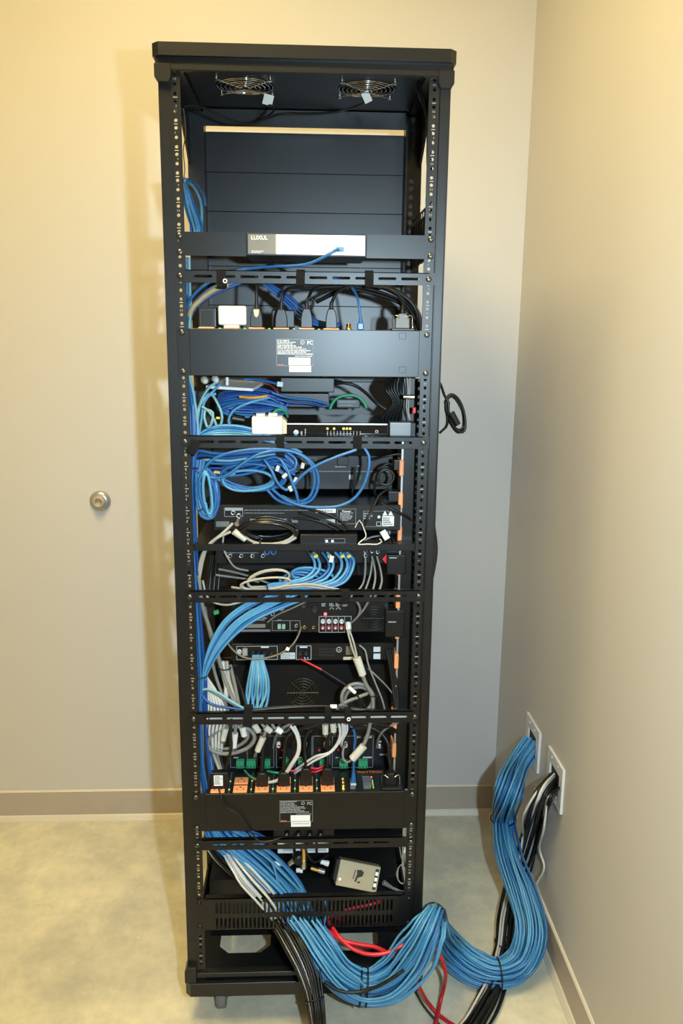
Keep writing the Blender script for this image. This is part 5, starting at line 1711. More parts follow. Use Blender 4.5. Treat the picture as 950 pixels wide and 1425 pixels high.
ring_tie(P(266, 650, 0.02), (0.1, 0, 1), 0.014, 'black cable tie on the upright blue run beside the hanging coil')

# blue cables rising past the blank panels at the top
bundle([P(271, 335, 0.20), P(273, 318, 0.20), P(268, 300, 0.18), P(262, 282, 0.16), P(258, 262, 0.14), P(256, 250, 0.10)], [0.014, 0.013, 0.012, 0.010, 0.006, 0.003], 6, 0.0029, (BLUL, BLU), 'blue network cable rising beside the far post above the network switch', 'blue cables above the switch', 'network_cable', seed=31, jit=0.2, step=0.01)
cable(pp((279, 330, 0.22), (281, 300, 0.21), (279, 280, 0.20), (272, 264, 0.18), (262, 253, 0.14), (256, 250, 0.10)), 0.0029, BLUL, 'blue network cable bowing widest to the far post above the switch', 'cable', None, 'network_cable')
cable(pp((286, 286, 0.26), (284, 272, 0.25), (275, 258, 0.20), (264, 251, 0.14), (256, 249, 0.10)), 0.0029, BLU, 'short blue network cable reaching the far post edge above the switch', 'cable', None, 'network_cable')
bundle(pp((258, 372, 0.05), (258, 392, 0.05), (259, 420, 0.05), (261, 450, 0.05)), [0.005, 0.006, 0.006, 0.006], 4, 0.0027, (BLU, BLUD), 'blue network cable hanging behind the post between the switch and the upper power unit', 'blue cables below the switch', 'network_cable', seed=33)

# patch lead into the switch
pl = thing('patch_lead', P(440, 355, -0.02), 'blue patch lead plugged into the white face of the switch', 'cable')
MB().tube(catmull([P(472, 346.5, -0.018), P(464, 350, -0.028), P(452, 357, -0.026), P(440, 363, -0.018), P(425, 368, -0.010), P(405, 370, 0.0), P(375, 371, 0.012), P(345, 374, 0.02), P(320, 380, 0.02), P(298, 389, 0.02), P(278, 402, 0.025), P(264, 418, 0.03), P(259, 438, 0.04)]), 0.0029, 7).build('lead', BLU, pl)
MB().obox(P(473, 346, -0.014), (0.011, 0.014, 0.008), (0.2, 0, 0.5)).build('plug', mat('blue_clear_plug', (0.22, 0.42, 0.60), 0.2), pl, bevel=0.001)

# cables behind the first lacing bar
cable(pp((318, 396, 0.03), (300, 402, 0.03), (280, 416, 0.03), (266, 432, 0.03), (262, 455, 0.035), (262, 490, 0.04)), 0.0058, mat('beige_cable_jacket', (0.36, 0.28, 0.17), 0.45), 'thick beige cable curving down behind the first lacing bar', 'cable', None, 'cable')
for k, dy in enumerate((0, 5, -5)):
    cable(pp((335 + dy, 392, 0.04), (310, 399 + dy, 0.04), (288, 410 + dy, 0.04), (270, 428 + dy, 0.035), (264, 450, 0.035), (263, 480, 0.04)), 0.0028, (BLU, BLUD, BLU)[k],
          'blue network cable sweeping behind the first lacing bar toward the post', 'cable', 'blue cables behind the first bar', 'network_cable')
for k in range(4):
    cable(pp((355 + 4 * k, 385 + 2 * k, 0.09), (375 + 4 * k, 402, 0.10), (395 + 3 * k, 420 - 2 * k, 0.11), (415 + 4 * k, 440 - 2 * k, 0.12), (440, 452 - 2 * k, 0.13), (475, 455 - k, 0.14)), 0.0028, (BLU, BLUD)[k % 2],
          'blue network cable slanting behind the plugs of the upper power unit', 'cable', 'blue cables behind the plugs', 'network_cable')
nb = thing('network_lead', Vector((P(501, 459, 0).x, pyF + 0.03, pe1)), 'blue network lead with a blue boot on the upper power unit', 'cable')
x_ = P(501.5, 459, 0.01).x
MB().box(x_ - 0.0062, x_ + 0.0062, pyF + 0.012, pyF + 0.024, pe1, pe1 + 0.014).build('plug', BLU, nb, bevel=0.002)
MB().cyl((x_, pyF + 0.018, pe1 + 0.014), (x_, pyF + 0.018, pe1 + 0.024), 0.0045, 10, 0.003).build('boot', BLU, nb)
MB().tube(catmull([Vector((x_, pyF + 0.018, pe1 + 0.02)), P(500, 432, 0.014), P(498, 418, 0.016), P(493, 405, 0.03), P(480, 393, 0.05), P(455, 384, 0.07)]), 0.0026, 7).build('lead', BLU, nb)
nb = thing('network_lead', Vector((P(490, 1080, 0).x, pyF + 0.03, pe2)), 'blue network lead standing in the lower power unit', 'cable')
x_ = P(491.5, 1084, 0.03).x
MB().box(x_ - 0.006, x_ + 0.006, pyF + 0.028, pyF + 0.040, pe2, pe2 + 0.004).build('plug', CLR, nb)
MB().prism([(x_ - 0.006, pe2 + 0.004), (x_ + 0.006, pe2 + 0.004), (x_ + 0.003, pe2 + 0.03), (x_ - 0.003, pe2 + 0.03)], 1, pyF + 0.029, pyF + 0.039).build('boot', BLU, nb, bevel=0.001)
MB().tube(catmull([Vector((x_, pyF + 0.034, pe2 + 0.028)), P(493, 1040, 0.03), P(494, 1025, 0.03), P(490, 1012, 0.03), P(478, 1004, 0.03)]), 0.0029, 7).build('lead', BLU, nb)

# black cords gathering at the side behind the upper power unit
for k in range(7):
    j = k * 1.7
    cable(pp((470 + 8 * k, 398 + 0.5 * k, 0.05 + 0.006 * k), (520 + 4 * k, 396 + k, 0.05 + 0.006 * k), (556 + 2 * k, 407 + j, 0.06), (578 + k, 430 + j, 0.06 + 0.006 * k), (586 + 0.6 * k - 3, 465, 0.07 + 0.004 * k)), 0.0036, RUB,
          'black power cord in the arch above the upper power unit', 'power cord', 'black cords above the upper power unit', 'power_cable')
for k in range(6):
    cable(pp((560 - 3 * k, 520, 0.09 + 0.01 * k), (556 - 4 * k, 540, 0.10), (562 - 3 * k, 560, 0.10), (556 - 5 * k, 585, 0.11), (560 - 3 * k, 612, 0.12)), 0.0036, RUB,
          'black power cord hanging at the back beside the upright strip', 'power cord', 'black cords beside the strip', 'power_cable')
for k in range(2):
    cable(pp((566 + 4 * k, 526, 0.03), (568 + 2 * k, 545, 0.03), (565 + 3 * k, 565, 0.035), (570, 585, 0.04)), 0.0012, GRYL, 'thin pale wire beside the top of the upright strip', 'wire', 'thin pale wires', 'thin_wire')
jb = MB().cyl(P(561, 552, 0.03), P(576, 552.5, 0.03), 0.0045, 10, 0.0055)
tag(jb.build('barrel_plug', STL), 'shiny barrel plug pointing at the post above the strip', 'plug')
tag(MB().obox(P(576, 571, 0.035), (0.006, 0.008, 0.012), (0, 0, 0)).build('red_tab', REDP, bevel=0.001), 'tiny red tab above the top orange outlet of the strip', 'tab')

# coil below the white plate
coil(P(346, 556, 0.085), 0.060, 0.016, 7, 0.0028, BLUD, 'deep blue coil directly below the white plate', tilt=(0.25, 0, 0), jit=0.10, stack=0.05, seed=41, name='network_cable')
coil(P(352, 566, 0.075), 0.066, 0.015, 6, 0.0028, BLU, 'mid blue coil behind the white power box', tilt=(0.25, 0, 0), jit=0.12, stack=0.05, seed=42, name='network_cable')
cable(pp((322, 598, 0.045), (318, 585, 0.045), (324, 572, 0.045), (345, 561, 0.045), (375, 553, 0.06)), 0.0028, BLUL, 'blue network cable climbing in front of the mid blue coil', 'cable', None, 'network_cable')
cable(pp((333, 552, 0.05), (352, 553.5, 0.045), (372, 551, 0.05)), 0.0030, mat('amber_cable_jacket', (0.60, 0.28, 0.04), 0.4), 'short amber cable across the deep blue coil', 'cable', None, 'cable')
cable(pp((340, 528, 0.08), (352, 528, 0.08), (368, 530, 0.07), (385, 534, 0.06)), 0.0027, BLU, 'blue lead ending in a clear plug below the upper power unit', 'cable', None, 'network_cable')
tag(MB().obox(P(389.5, 534.5, 0.06), (0.012, 0.010, 0.010), (0, 0.1, 0)).build('clear_plug', CLR, bevel=0.001), 'clear plastic network plug beside the white plate', 'plug')
cable(pp((378, 546, 0.06), (392, 551, 0.06), (412, 555, 0.07), (435, 557, 0.08), (458, 563, 0.09)), 0.0027, BLU, 'blue lead running from the coil over the black brick', 'cable', None, 'network_cable')
cable(pp((382, 554, 0.07), (405, 560, 0.075), (430, 562, 0.085), (450, 566, 0.10)), 0.0027, BLUD, 'deep blue lead below the other one over the black brick', 'cable', None, 'network_cable')
cable(pp((367, 533, 0.09), (376, 536, 0.09), (383, 542, 0.08), (388, 549, 0.08)), 0.0024, mat('maroon_wire', (0.14, 0.015, 0.02), 0.5), 'dark red wire between the white plate and the brick', 'wire', None, 'thin_wire')
tealp = [((274, 602, .03), (276, 575, .03), (281, 555, .03), (292, 538, .03), (303, 531, .04)), ((277, 604, .03), (281, 580, .03), (284, 560, .03), (296, 545, .03), (306, 535, .045)),
         ((272, 604, .028), (274, 585, .028), (277, 566, .03), (286, 553, .03), (300, 548, .04)), ((287, 551, .03), (293, 548, .03), (303, 562, .025), (309, 580, .025), (306, 596, .03)),
         ((281, 566, .025), (290, 572, .022), (298, 584, .022), (302, 596, .025)), ((286, 568, .025), (284, 580, .022), (288, 594, .022)), ((288, 570, .025), (296, 574, .02), (294, 590, .02), (289, 596, .025))]
for k, row in enumerate(tealp):
    cable(pp(*row), 0.0027, BLUP if k != 1 else BLUL, 'pale teal cable in the small knot left of the white power box', 'cable', 'pale teal knot', 'network_cable')
tag(MB().cyl(P(324, 582, 0.05), P(340, 585, 0.05), 0.010, 12, 0.008).build('black_plug', BLKP), 'round black plug between the teal knot and the white power box', 'plug')
tag(MB().obox(P(346, 602, 0.04), (0.010, 0.008, 0.006)).build('red_tab', REDP), 'tiny red tab at the foot of the white power box', 'tab')
tag(MB().obox(P(303.5, 581.5, 0.03), (0.007, 0.005, 0.004)).build('yellow_clip', YEL), 'tiny yellow clip in the pale teal knot', 'clip')

# the big blue coil on the second bar
tops = [(0, BLUL), (3, BLU), (6, BLUL), (9, BLUP), (12, BLUP), (15, BLU), (2, BLU), (8, BLUL)]
for k, (j, mt_) in enumerate(tops):
    cable(pp((268, 640 - j * 0.3, 0.03 + 0.002 * k), (270, 620 + j * 0.4, 0.03), (279, 604 + j * 0.5, 0.028), (298, 594 + j, 0.024), (325, 592.5 + j, 0.022 + 0.002 * k), (350, 597 + j * 0.9, 0.022), (375, 606 + j * 0.6, 0.022), (395, 616 + j * 0.3, 0.024), (420, 630, 0.03)), 0.0029, mt_,
          'blue cable of the arched group just above the second lacing bar', 'cable', 'arched blue cables on the second bar', 'network_cable')
lines = [((270, 628), (300, 631), (350, 629), (392, 627), BLU), ((275, 634), (310, 637), (350, 634), (390, 630), BLUD), ((280, 641), (320, 641), (355, 636), (392, 632), BLUP), ((276, 646), (320, 645), (360, 640), (395, 634), BLU), ((280, 652), (325, 651), (360, 645), (392, 638), BLUD), ((284, 657), (320, 657), (355, 651), (388, 641), BLU),
         ((272, 637), (300, 634), (345, 632), (390, 629), BLUD), ((290, 661), (325, 662), (360, 655), (385, 645), BLU)]
for k, (a_, b_, c_, d_, mt_) in enumerate(lines):
    cable(pp((266, 650 + k, 0.03), a_ + (0.022 + 0.002 * k,), b_ + (0.014 + 0.003 * k,), c_ + (0.012 + 0.003 * k,), d_ + (0.012,), (410, 640 + 3 * k, 0.015)), 0.0029, mt_, 'blue cable of the level group strapped below the second lacing bar', 'cable', 'level blue cables below the second bar', 'network_cable')
coil(P(352, 662, 0.035), 0.064, 0.027, 8, 0.0029, BLU, 'wide blue coil hanging level below the second bar', tilt=(0.1, 0.03, 0), jit=0.10, stack=0.03, seed=51, name='network_cable', a0=1.0)
coil(P(345, 668, 0.028), 0.052, 0.020, 4, 0.0029, BLUL, 'lighter blue coil in front of the wide blue coil', tilt=(0.1, -0.04, 0), jit=0.10, stack=0.02, seed=52, name='network_cable', a0=2.0)
for k, (rx_, rz_, dd, mt_, lab) in enumerate(((0.0200, 0.047, 0.022, BLU, 'outermost of three nested blue coils hanging upright beside the post'), (0.0145, 0.044, 0.014, BLU, 'middle of three nested blue coils hanging upright beside the post'), (0.0075, 0.042, 0.006, BLUL, 'innermost of three nested blue coils hanging upright beside the post'))):
    coil(P(288.5, 687, dd), rx_, rz_, 6, 0.0029, mt_, lab, tilt=(0, -0.07, 0.2), jit=0.16, stack=0.024, seed=53 + k, name='network_cable', a0=1.5 + k)
for k in range(6):
    u = k / 5
    cable(pp((274 + 10 * u, 640, 0.022), (272.5 + 7 * u, 668, 0.012 - 0.004 * u), (273 + 7 * u, 692, 0.008 - 0.004 * u), (280 + 6 * u, 712 + 6 * (1 - u), 0.006 - 0.002 * u), (291 + 3 * u, 716 + 6 * (1 - u) - 6 * u, 0.010), (300 - 3 * u, 703, 0.014), (302 - 6 * u, 680, 0.016), (298 - 8 * u, 658, 0.022)), 0.0029, (BLU, BLUM, BLUD, BLUL, BLU, BLUM)[k],
          'blue cable in the U-shaped drop over the nested upright coils', 'cable', 'U-shaped drop over the upright coils', 'network_cable')
cable(pp((276, 711, 0.004), (281, 709, 0.0), (285, 705, 0.0), (286, 700, 0.004)), 0.0012, RUB, 'black twist tie on the narrow upright blue coil', 'cable tie', None, 'cable_tie')
big = [
    ((285, 668, .01), (282, 662, .006), (290, 645, .0), (310, 633, -.004), (345, 626, -.006), (375, 625, -.006), (405, 628, -.006), (428, 640, -.006), (437, 660, -.004), (436, 680, .0), (428, 694, .004), (410, 698, .01), (392, 690, .02)),
    ((270, 652, .015), (282, 660, .008), (300, 666, .0), (318, 660, -.006), (338, 645, -.008), (360, 632, -.008), (385, 627, -.006), (415, 631, -.006), (435, 645, -.004), (443, 665, -.002), (440, 685, .0), (430, 698, .004), (405, 702, .008), (385, 695, .015), (372, 682, .02)),
    ((496, 626, -.006), (470, 635, -.008), (440, 648, -.008), (420, 662, -.006), (410, 674, -.004)),
    ((507, 624, -.004), (513, 634, -.006), (513, 652, -.008), (506, 675, -.008), (492, 694, -.008), (472, 704, -.008), (446, 706, -.006), (420, 704, -.004), (395, 694, .002), (378, 680, .01)),
    ((398, 628, .0), (412, 640, -.002), (410, 652, -.004), (400, 656, -.002), (393, 645, .0), (390, 634, .005)),
    ((368, 640, .0), (378, 655, -.004), (386, 672, -.004), (398, 682, -.002), (406, 676, .0)),
    ((366, 640, .005), (385, 636, .0), (398, 650, -.002), (405, 668, -.004), (412, 685, -.004), (415, 700, .0)),
]
bl_lab = ('blue cable looping high over the coil front and round its far end', 'blue cable crossing the coil front in a long S before its big loop', 'straight blue cable slanting down from the third strap of the second bar',
          'blue cable making the widest hanging loop below the second bar', 'small tight blue loop below the middle strap of the second bar', 'blue cable bending to a small plug in the middle of the coil', 'thick-looking blue cable dropping through the middle of the loops')
for row, lab in zip(big, bl_lab):
    cable(pp(*row), 0.0030, BLU, lab, 'cable', None, 'network_cable', 8)
for k, (px_, py_, rz) in enumerate(((386, 652, 0.3), (396, 662, 0.8), (411, 668, 0.4), (404, 680, -0.4), (421, 648, 0.2))):
    tag(MB().obox(P(px_, py_, -0.002), (0.007, 0.006, 0.011), (0.2, rz, 0)).build('clear_plug', CLR, bevel=0.0008), 'small clear network plug among the blue loops', 'plug', 'clear plugs in the blue coil')
for k in range(2):
    p_ = P(302, 657 + 9 * k, 0.022)
    tag(MB().obox(p_, (0.012, 0.006, 0.005), (0, 0.15, 0)).build('tan_tab', mat('tan_plastic', (0.50, 0.35, 0.16), 0.5)), ('tan plastic tab in the blue coil, the upper of two', 'tan plastic tab in the blue coil, the lower of two')[k], 'tab')

# black leads in front of the disc player
for k, row in enumerate((((420, 706, .02), (445, 712, .01), (470, 722, .008), (485, 735, .01)), ((415, 713, .02), (440, 720, .01), (462, 728, .008), (480, 738, .012)), ((408, 722, .02), (428, 722, .015), (450, 728, .012), (470, 738, .015)), ((505, 735, .015), (512, 720, .012), (520, 705, .02), (527, 690, .03), (540, 680, .04)), ((518, 640, .06), (540, 634, .05), (560, 632, .05), (574, 640, .05)), ((494, 650, .10), (492, 670, .10), (490, 690, .10), (496, 700, .08)))):
    cable(pp(*row), 0.0026, RUB, ('black lead crossing the barcode of the disc player', 'black lead crossing the pale label of the disc player', 'lowest black lead crossing the disc player rear', 'black lead rising from the small receiver to the strip plugs', 'black lead stretched to the strip under the second bar', 'black lead hanging in front of the bluish audio unit')[k], 'cable', None, 'power_cable')
coil(P(537, 664, 0.03), 0.016, 0.016, 2.4, 0.0028, RUB, 'small loop of black cord beside the upright strip', jit=0.1, seed=61, name='power_cable')

# sky-blue patch cables under the splitter
for k in range(8):
    x0_ = (430, 436, 448, 455, 466, 473, 478, 482)[k]
    g, h = k % 3, k // 3
    row = [(x0_, 769, 0.04), (x0_ + 6 + k * 0.5, 778, 0.03), (x0_ + 8 + (k % 3), 790, 0.02), (x0_ - 2, 802 + k, 0.014), (x0_ - 28, 810 + k * 1.2, 0.012), (x0_ - 60, 816 + k * 1.2, 0.012), (372 + 26 * g + 3 * h, 829 + h, 0.006), (341 + 27 * g + 3 * h, 841 + 2 * h, 0.004), (314 + 18 * g + 2 * h, 862 + 2 * h, 0.002), (298 + 11 * g + 2 * h, 886 + 2 * h, 0.004), (287 + 6 * g + h, 915, 0.010), (282 + 2 * g, 943, 0.016), (278 + 0.8 * k, 985, 0.02)]
    pc = cable(pp(*row), 0.0031, (BLUL, BLUL, BLU, BLUL)[k % 4], 'sky blue patch cable sweeping from the splitter under the third bar to the post', 'cable', 'sky blue sweep through the third bar', 'network_cable', 8)
    if k in (1, 3, 5, 7):
        c0 = P(x0_ + 3.4, 773.5, 0.033)
        tag(MB().obox(c0, (0.008, 0.008, 0.006), (0, -0.5, 0)).build('yellow_marker', YEL), 'yellow tape marker on a sky blue patch cable', 'tape', 'yellow tape markers')
for k in range(5):
    coil(P(434 - 6 * k, 801 + 2 * k, 0.03 + 0.006 * k), 0.042 - 0.003 * k, 0.019 - 0.002 * k, 1.3, 0.0030, (BLUL, BLU)[k % 2], 'sky blue loop bulging behind the grey loops above the third bar', group='sky blue loops above the third bar', jit=0.08, seed=70 + k, name='network_cable', a0=0.4 * k, tilt=(0.2, 0.15, 0))
tag(MB().obox(P(461, 778, 0.02), (0.008, 0.0015, 0.014), (0, 0.2, 0)).build('wire_tag', STK), 'white paper tag among the sky blue patch cables', 'tag')
for k, (px_, py_) in enumerate(((428, 766), (459.5, 771))):
    tag(MB().cyl(P(px_, py_, 0.04), P(px_ + 6, py_ + 5, 0.03), 0.0038, 8).build('silver_plug', STL), ('silver plug on the first sky blue patch cable', 'silver plug beside the white tag among the patch cables')[k], 'plug')

# beige-grey loops in front of them
coil(P(374, 806, 0.012), 0.043, 0.0195, 2.0, 0.0025, GRYL, 'larger beige-grey cable loop above the third bar', tilt=(0.2, -0.22, 0), jit=0.06, seed=81, name='audio_cable', a0=3.6, tail=pp((420, 816, 0.01), (450, 819, 0.01), (475, 824, 0.012)))
coil(P(370, 812, 0.008), 0.050, 0.013, 1.4, 0.0025, GRYL, 'flatter beige-grey cable loop above the third bar', tilt=(0.2, -0.10, 0), jit=0.06, seed=82, name='audio_cable', a0=3.0, tail=pp((430, 813, 0.008), (460, 818, 0.01), (480, 823, 0.012)))
cable(pp((322, 817, 0.03), (345, 820, 0.02), (375, 821, 0.012), (410, 817, 0.01), (445, 815, 0.01), (470, 820, 0.012)), 0.0025, GRYL, 'beige-grey cable lying flat along the third bar', 'cable', None, 'audio_cable')
ring_tie(P(372, 817, 0.012), (1, 0, 0.2), 0.007, 'black cable tie on the beige-grey loops')
for k, row in enumerate((((300, 800, .03), (330, 804, .05), (345, 806, .06), (360, 810, .07)), ((304, 792, .03), (325, 796, .05), (350, 803, .07), (375, 812, .07)), ((311, 745, .02), (310, 760, .02), (318, 778, .02), (328, 790, .04), (345, 794, .06)), ((324, 728, .02), (312, 740, .015), (298, 752, .012), (285, 765, .012), (279, 780, .015), (276, 800, .02)), ((321, 740, .02), (303, 748, .012), (289, 760, .012), (283, 776, .015), (277, 806, .02)), ((282, 808, .02), (288, 830, .02), (297, 838, .02), (315, 842, .03), (335, 838, .04)))):
    cable(pp(*row), (0.0024, 0.0024, 0.0020, 0.0032, 0.0032, 0.0022)[k], (GRY, GRY, GRYL, GRYL, GRYL, GRYL)[k], ('grey cable going back below the beige loops, the lower one', 'grey cable going back below the beige loops, the upper one', 'thin pale cable dropping from the disc player', 'pale grey cable bending from the disc player to the post, outer one', 'pale grey cable bending from the disc player to the post, inner one', 'pale grey cable looping under the third bar near the post')[k], 'cable', None, 'audio_cable')
# dark straps of cable at the left inside
for k in range(3):
    cable(pp((296 + 6 * k, 772, 0.06), (293 + 6 * k, 800, 0.06), (291 + 6 * k, 822, 0.05)), 0.004, RUB, 'black cable standing in the dark beside the grey cables', 'cable', 'black uprights beside the grey cables', 'power_cable')
# grey leads from the splitter to the amplifier
for k, row in enumerate((((508, 776, .03), (508, 795, .03), (505, 812, .03), (497, 823, .02), (488, 830, .015), (497, 838, .015), (501, 848, .02), (496, 860, .03), (486, 868, .04)), ((517, 774, .03), (521, 790, .03), (522, 805, .02), (519, 820, .012), (513, 835, .012), (506, 848, .02), (492, 864, .035)), ((524, 774, .03), (529, 792, .03), (531, 810, .02), (526, 824, .012), (516, 836, .015)), ((518, 776, .035), (515, 800, .03), (508, 822, .02)))):
    cable(pp(*row), 0.0023, GRY, ('grey audio lead nearest the patch cables between splitter and amplifier', 'grey audio lead curving round to the amplifier sockets', 'grey audio lead bowing nearest the upright strip', 'inner grey audio lead between splitter and third bar')[k], 'cable', None, 'audio_cable')

# twin lead with moulded splitters, coiled by the fan unit
tl_ = thing('audio_lead', P(487, 880, 0.02), 'grey audio lead with an ivory splitter falling from the amplifier into a ring', 'cable')
MB().cyl(P(484, 866, 0.03), P(485, 876, 0.022), 0.006, 12).build('plug', WHT, tl_)
for k in (-1, 1):
    MB().tube(catmull(pp((484 + k, 875, 0.022), (488 + 2 * k, 888, 0.015), (492 + 2 * k, 902, 0.012), (496 + k, 917, 0.010))), 0.0021, 7).build('lead', GRYL, tl_)
MB().cyl(P(496.5, 916, 0.010), P(504.5, 939, 0.010), 0.0088, 12, 0.0080).build('splitter_sleeve', IVO, tl_)
MB().tube(catmull(pp((504, 938, 0.010), (509, 952, 0.012), (517, 966, 0.014), (519, 982, 0.014), (516, 1000, 0.014), (512, 1020, 0.014), (507, 1034, 0.012), (500, 1042, 0.010))), 0.0042, 8).build('lead', GRY, tl_)
MB().cyl(P(506, 1038, 0.008), P(490, 1056, 0.008), 0.0085, 12, 0.0085).build('splitter_sleeve', IVO, tl_)
MB().tube(catmull(pp((491, 1055, 0.010), (483, 1061, 0.015), (477, 1055, 0.02), (478, 1040, 0.03), (481, 1034, 0.05))), 0.0026, 7).build('lead', GRY, tl_)
coil(P(497, 972, 0.020), 0.034, 0.034, 1.25, 0.0040, GRY, 'grey cable ring behind the fourth bar', jit=0.03, seed=91, name='audio_cable', a0=-1.1, tail=pp((470, 985, 0.02), (469, 1000, 0.02)))
coil(P(499, 975, 0.028), 0.030, 0.031, 1.1, 0.0040, GRY, 'inner grey cable ring behind the fourth bar', jit=0.03, seed=92, name='audio_cable', a0=-1.3)
ring_tie(P(518, 967, 0.014), (0.1, 0, 1), 0.009, 'black cable tie on the grey ring')
cable(pp((500, 898, .03), (508, 905, .025), (511, 920, .02), (516, 935, .018), (524, 955, .016), (532, 975, .015), (535, 987, .015)), 0.0020, GRY, 'thin grey lead running straight from the mixer to the fourth bar', 'cable', None, 'audio_cable')
cable(pp((512, 930, .02), (525, 942, .02), (538, 955, .03), (548, 968, .04)), 0.0018, GRY, 'thin grey lead fanning off toward the strip', 'cable', None, 'audio_cable')
for k in range(3):
    cable(pp((538 + 4 * k, 905, .05), (543 + 3 * k, 930, .045), (546 + 3 * k, 955, .04), (550 + 2 * k, 985, .03)), 0.0038, RUB, 'black cord hanging between the mixer and the fourth bar beside the strip', 'power cord', 'black cords below the mixer', 'power_cable')
# red and black test lead
rl_ = thing('red_black_lead', P(430, 920, 0.03), 'red lead turning black, running down from the mixer past a white tag', 'cable')
MB().tube(catmull(pp((418, 917, 0.045), (430, 923, 0.035), (447.5, 932, 0.028))), 0.0022, 7).build('red_lead', RED, rl_)
MB().tube(catmull(pp((447.5, 932, 0.028), (465, 943, 0.024), (482, 954, 0.020), (497, 968, 0.018), (508, 984, 0.016))), 0.0022, 7).build('black_lead', RUB, rl_)
MB().cyl(P(485, 956, 0.017), P(494, 964, 0.017), 0.0040, 8).build('white_tag', STK, rl_)
# dark arc in front of the mixer
da = thing('looped_wire', P(365, 915, 0.0), 'thin dark wire drooping in a long arc across the amplifier and mixer', 'wire')
MB().tube(catmull(pp((430, 835, 0.02), (405, 847, 0.02), (385, 856, 0.03), (372, 866, 0.04)), 0.008), 0.0018, 6).build('upper_wire', GRY, da)
MB().tube(catmull(pp((419, 872, 0.03), (415, 884, 0.02), (408, 896, 0.012), (398, 905, 0.010), (384, 912, 0.008), (362, 917, 0.006), (343, 916, 0.006), (328, 908, 0.008), (318, 897, 0.010), (312, 885, 0.015), (310, 872, 0.02))), 0.0022, 7).build('wire', mat('olive_grey_wire', (0.12, 0.11, 0.08), 0.4), da)
MB().obox(P(400, 903, 0.004), (0.007, 0.004, 0.006), (0, 0.5, 0)).build('white_knot', STK, da)
# sky-blue drop below the mixer
for k in range(9):
    t = k / 8
    x1_ = 345 + 27 * t
    cable(pp((352 + 14 * t, 912, 0.05), (351 + 15 * t, 920, 0.04), (346 + 27 * t, 945, 0.03 - 0.012 * math.sin(3.14 * t)), (343 + 30 * t, 968, 0.025), (347 + 22 * t - 5 * (k % 2), 985, 0.02), (350 + 6 * t, 1002, 0.02)), 0.0028, (BLUL, BLUP, BLUL)[k % 3],
          'sky blue cable dropping from the mixer to the strap of the fourth bar', 'cable', 'sky blue drop below the mixer', 'network_cable')
# grey and white trunks beside the post
grl = [((276, 800, .02), (281, 840, .02), (290, 870, .022), (300, 900, .022), (308, 930, .022), (318, 960, .02), (330, 985, .018), (338, 1004, .018)), ((284, 845, .025), (292, 880, .025), (302, 912, .025), (313, 945, .025), (325, 972, .02), (334, 996, .02)),
       ((315, 920, .035), (318, 945, .03), (325, 970, .022), (333, 1000, .02)), ((320, 925, .035), (327, 955, .028), (332, 980, .022), (337, 1004, .02)), ((328, 940, .035), (337, 962, .03), (343, 985, .02)), ((292, 905, .03), (300, 940, .03), (312, 975, .025), (322, 1003, .02))]
for k, row in enumerate(grl):
    cable(pp(*row), (0.0045, 0.0042, 0.0048, 0.0042, 0.0032, 0.0036)[k], (GRY, GRY, GRYL, GRY, RUB, GRY)[k], 'thick %s cable falling beside the post to the fourth bar' % ('black' if k == 4 else 'pale grey' if k == 2 else 'grey'), 'cable', 'thick black trunk' if k == 4 else 'thick pale trunk' if k == 2 else 'thick grey trunks beside the post', 'audio_cable')
for k in range(6):
    t = k / 5
    cable(pp((281 + 6 * t, 936 + 6 * t, .03), (286 + 10 * t, 955, .03), (290 + 18 * t, 975, .028), (288 + 26 * t, 998, .02), (286 + 24 * t, 1020, .022), (288 + 20 * t, 1045, .03)), 0.0031, WCAB, 'white cable in the fan of whites behind the fourth bar beside the post', 'cable', 'white fan beside the post', 'speaker_cable')
cable(pp((309, 920, .028), (311, 938, .025), (315, 955, .022), (314, 972, .022)), 0.0055, WCAB, 'thick white cable end standing behind the grey trunks', 'cable', None, 'speaker_cable')
ring_tie(P(312, 929, 0.026), (0.1, 0, 1), 0.013, 'black cable tie round the white cable end and grey trunks')
cable(pp((281, 960, .012), (290, 959, .008), (305, 965, .004), (322, 976, .002), (338, 985, .002), (345, 987, .006)), 0.0028, BLUP, 'pale blue cable crossing to the strap of the fourth bar', 'cable', None, 'network_cable')
cable(pp((281, 957, .016), (292, 961, .012), (308, 970, .008), (325, 980, .006), (342, 987, .008)), 0.0028, GRY, 'grey cable crossing just below the pale blue one', 'cable', None, 'audio_cable')
cable(pp((280, 965, .012), (288, 976, .008), (300, 982, .006), (320, 985, .004), (342, 988, .006)), 0.0028, BLUD, 'deep blue cable curving to the strap of the fourth bar', 'cable', None, 'network_cable')
tag(MB().obox(P(303, 898, 0.02), (0.010, 0.008, 0.004), (0, -0.3, 0)).build('yellow_clip', YEL), 'yellow clip beside the post above the grey trunks', 'clip')
tag(MB().obox(P(301, 852, 0.04), (0.010, 0.008, 0.007), (0, -0.3, 0)).build('green_clip', GRN), 'green clip beside the amplifier near the post', 'clip')

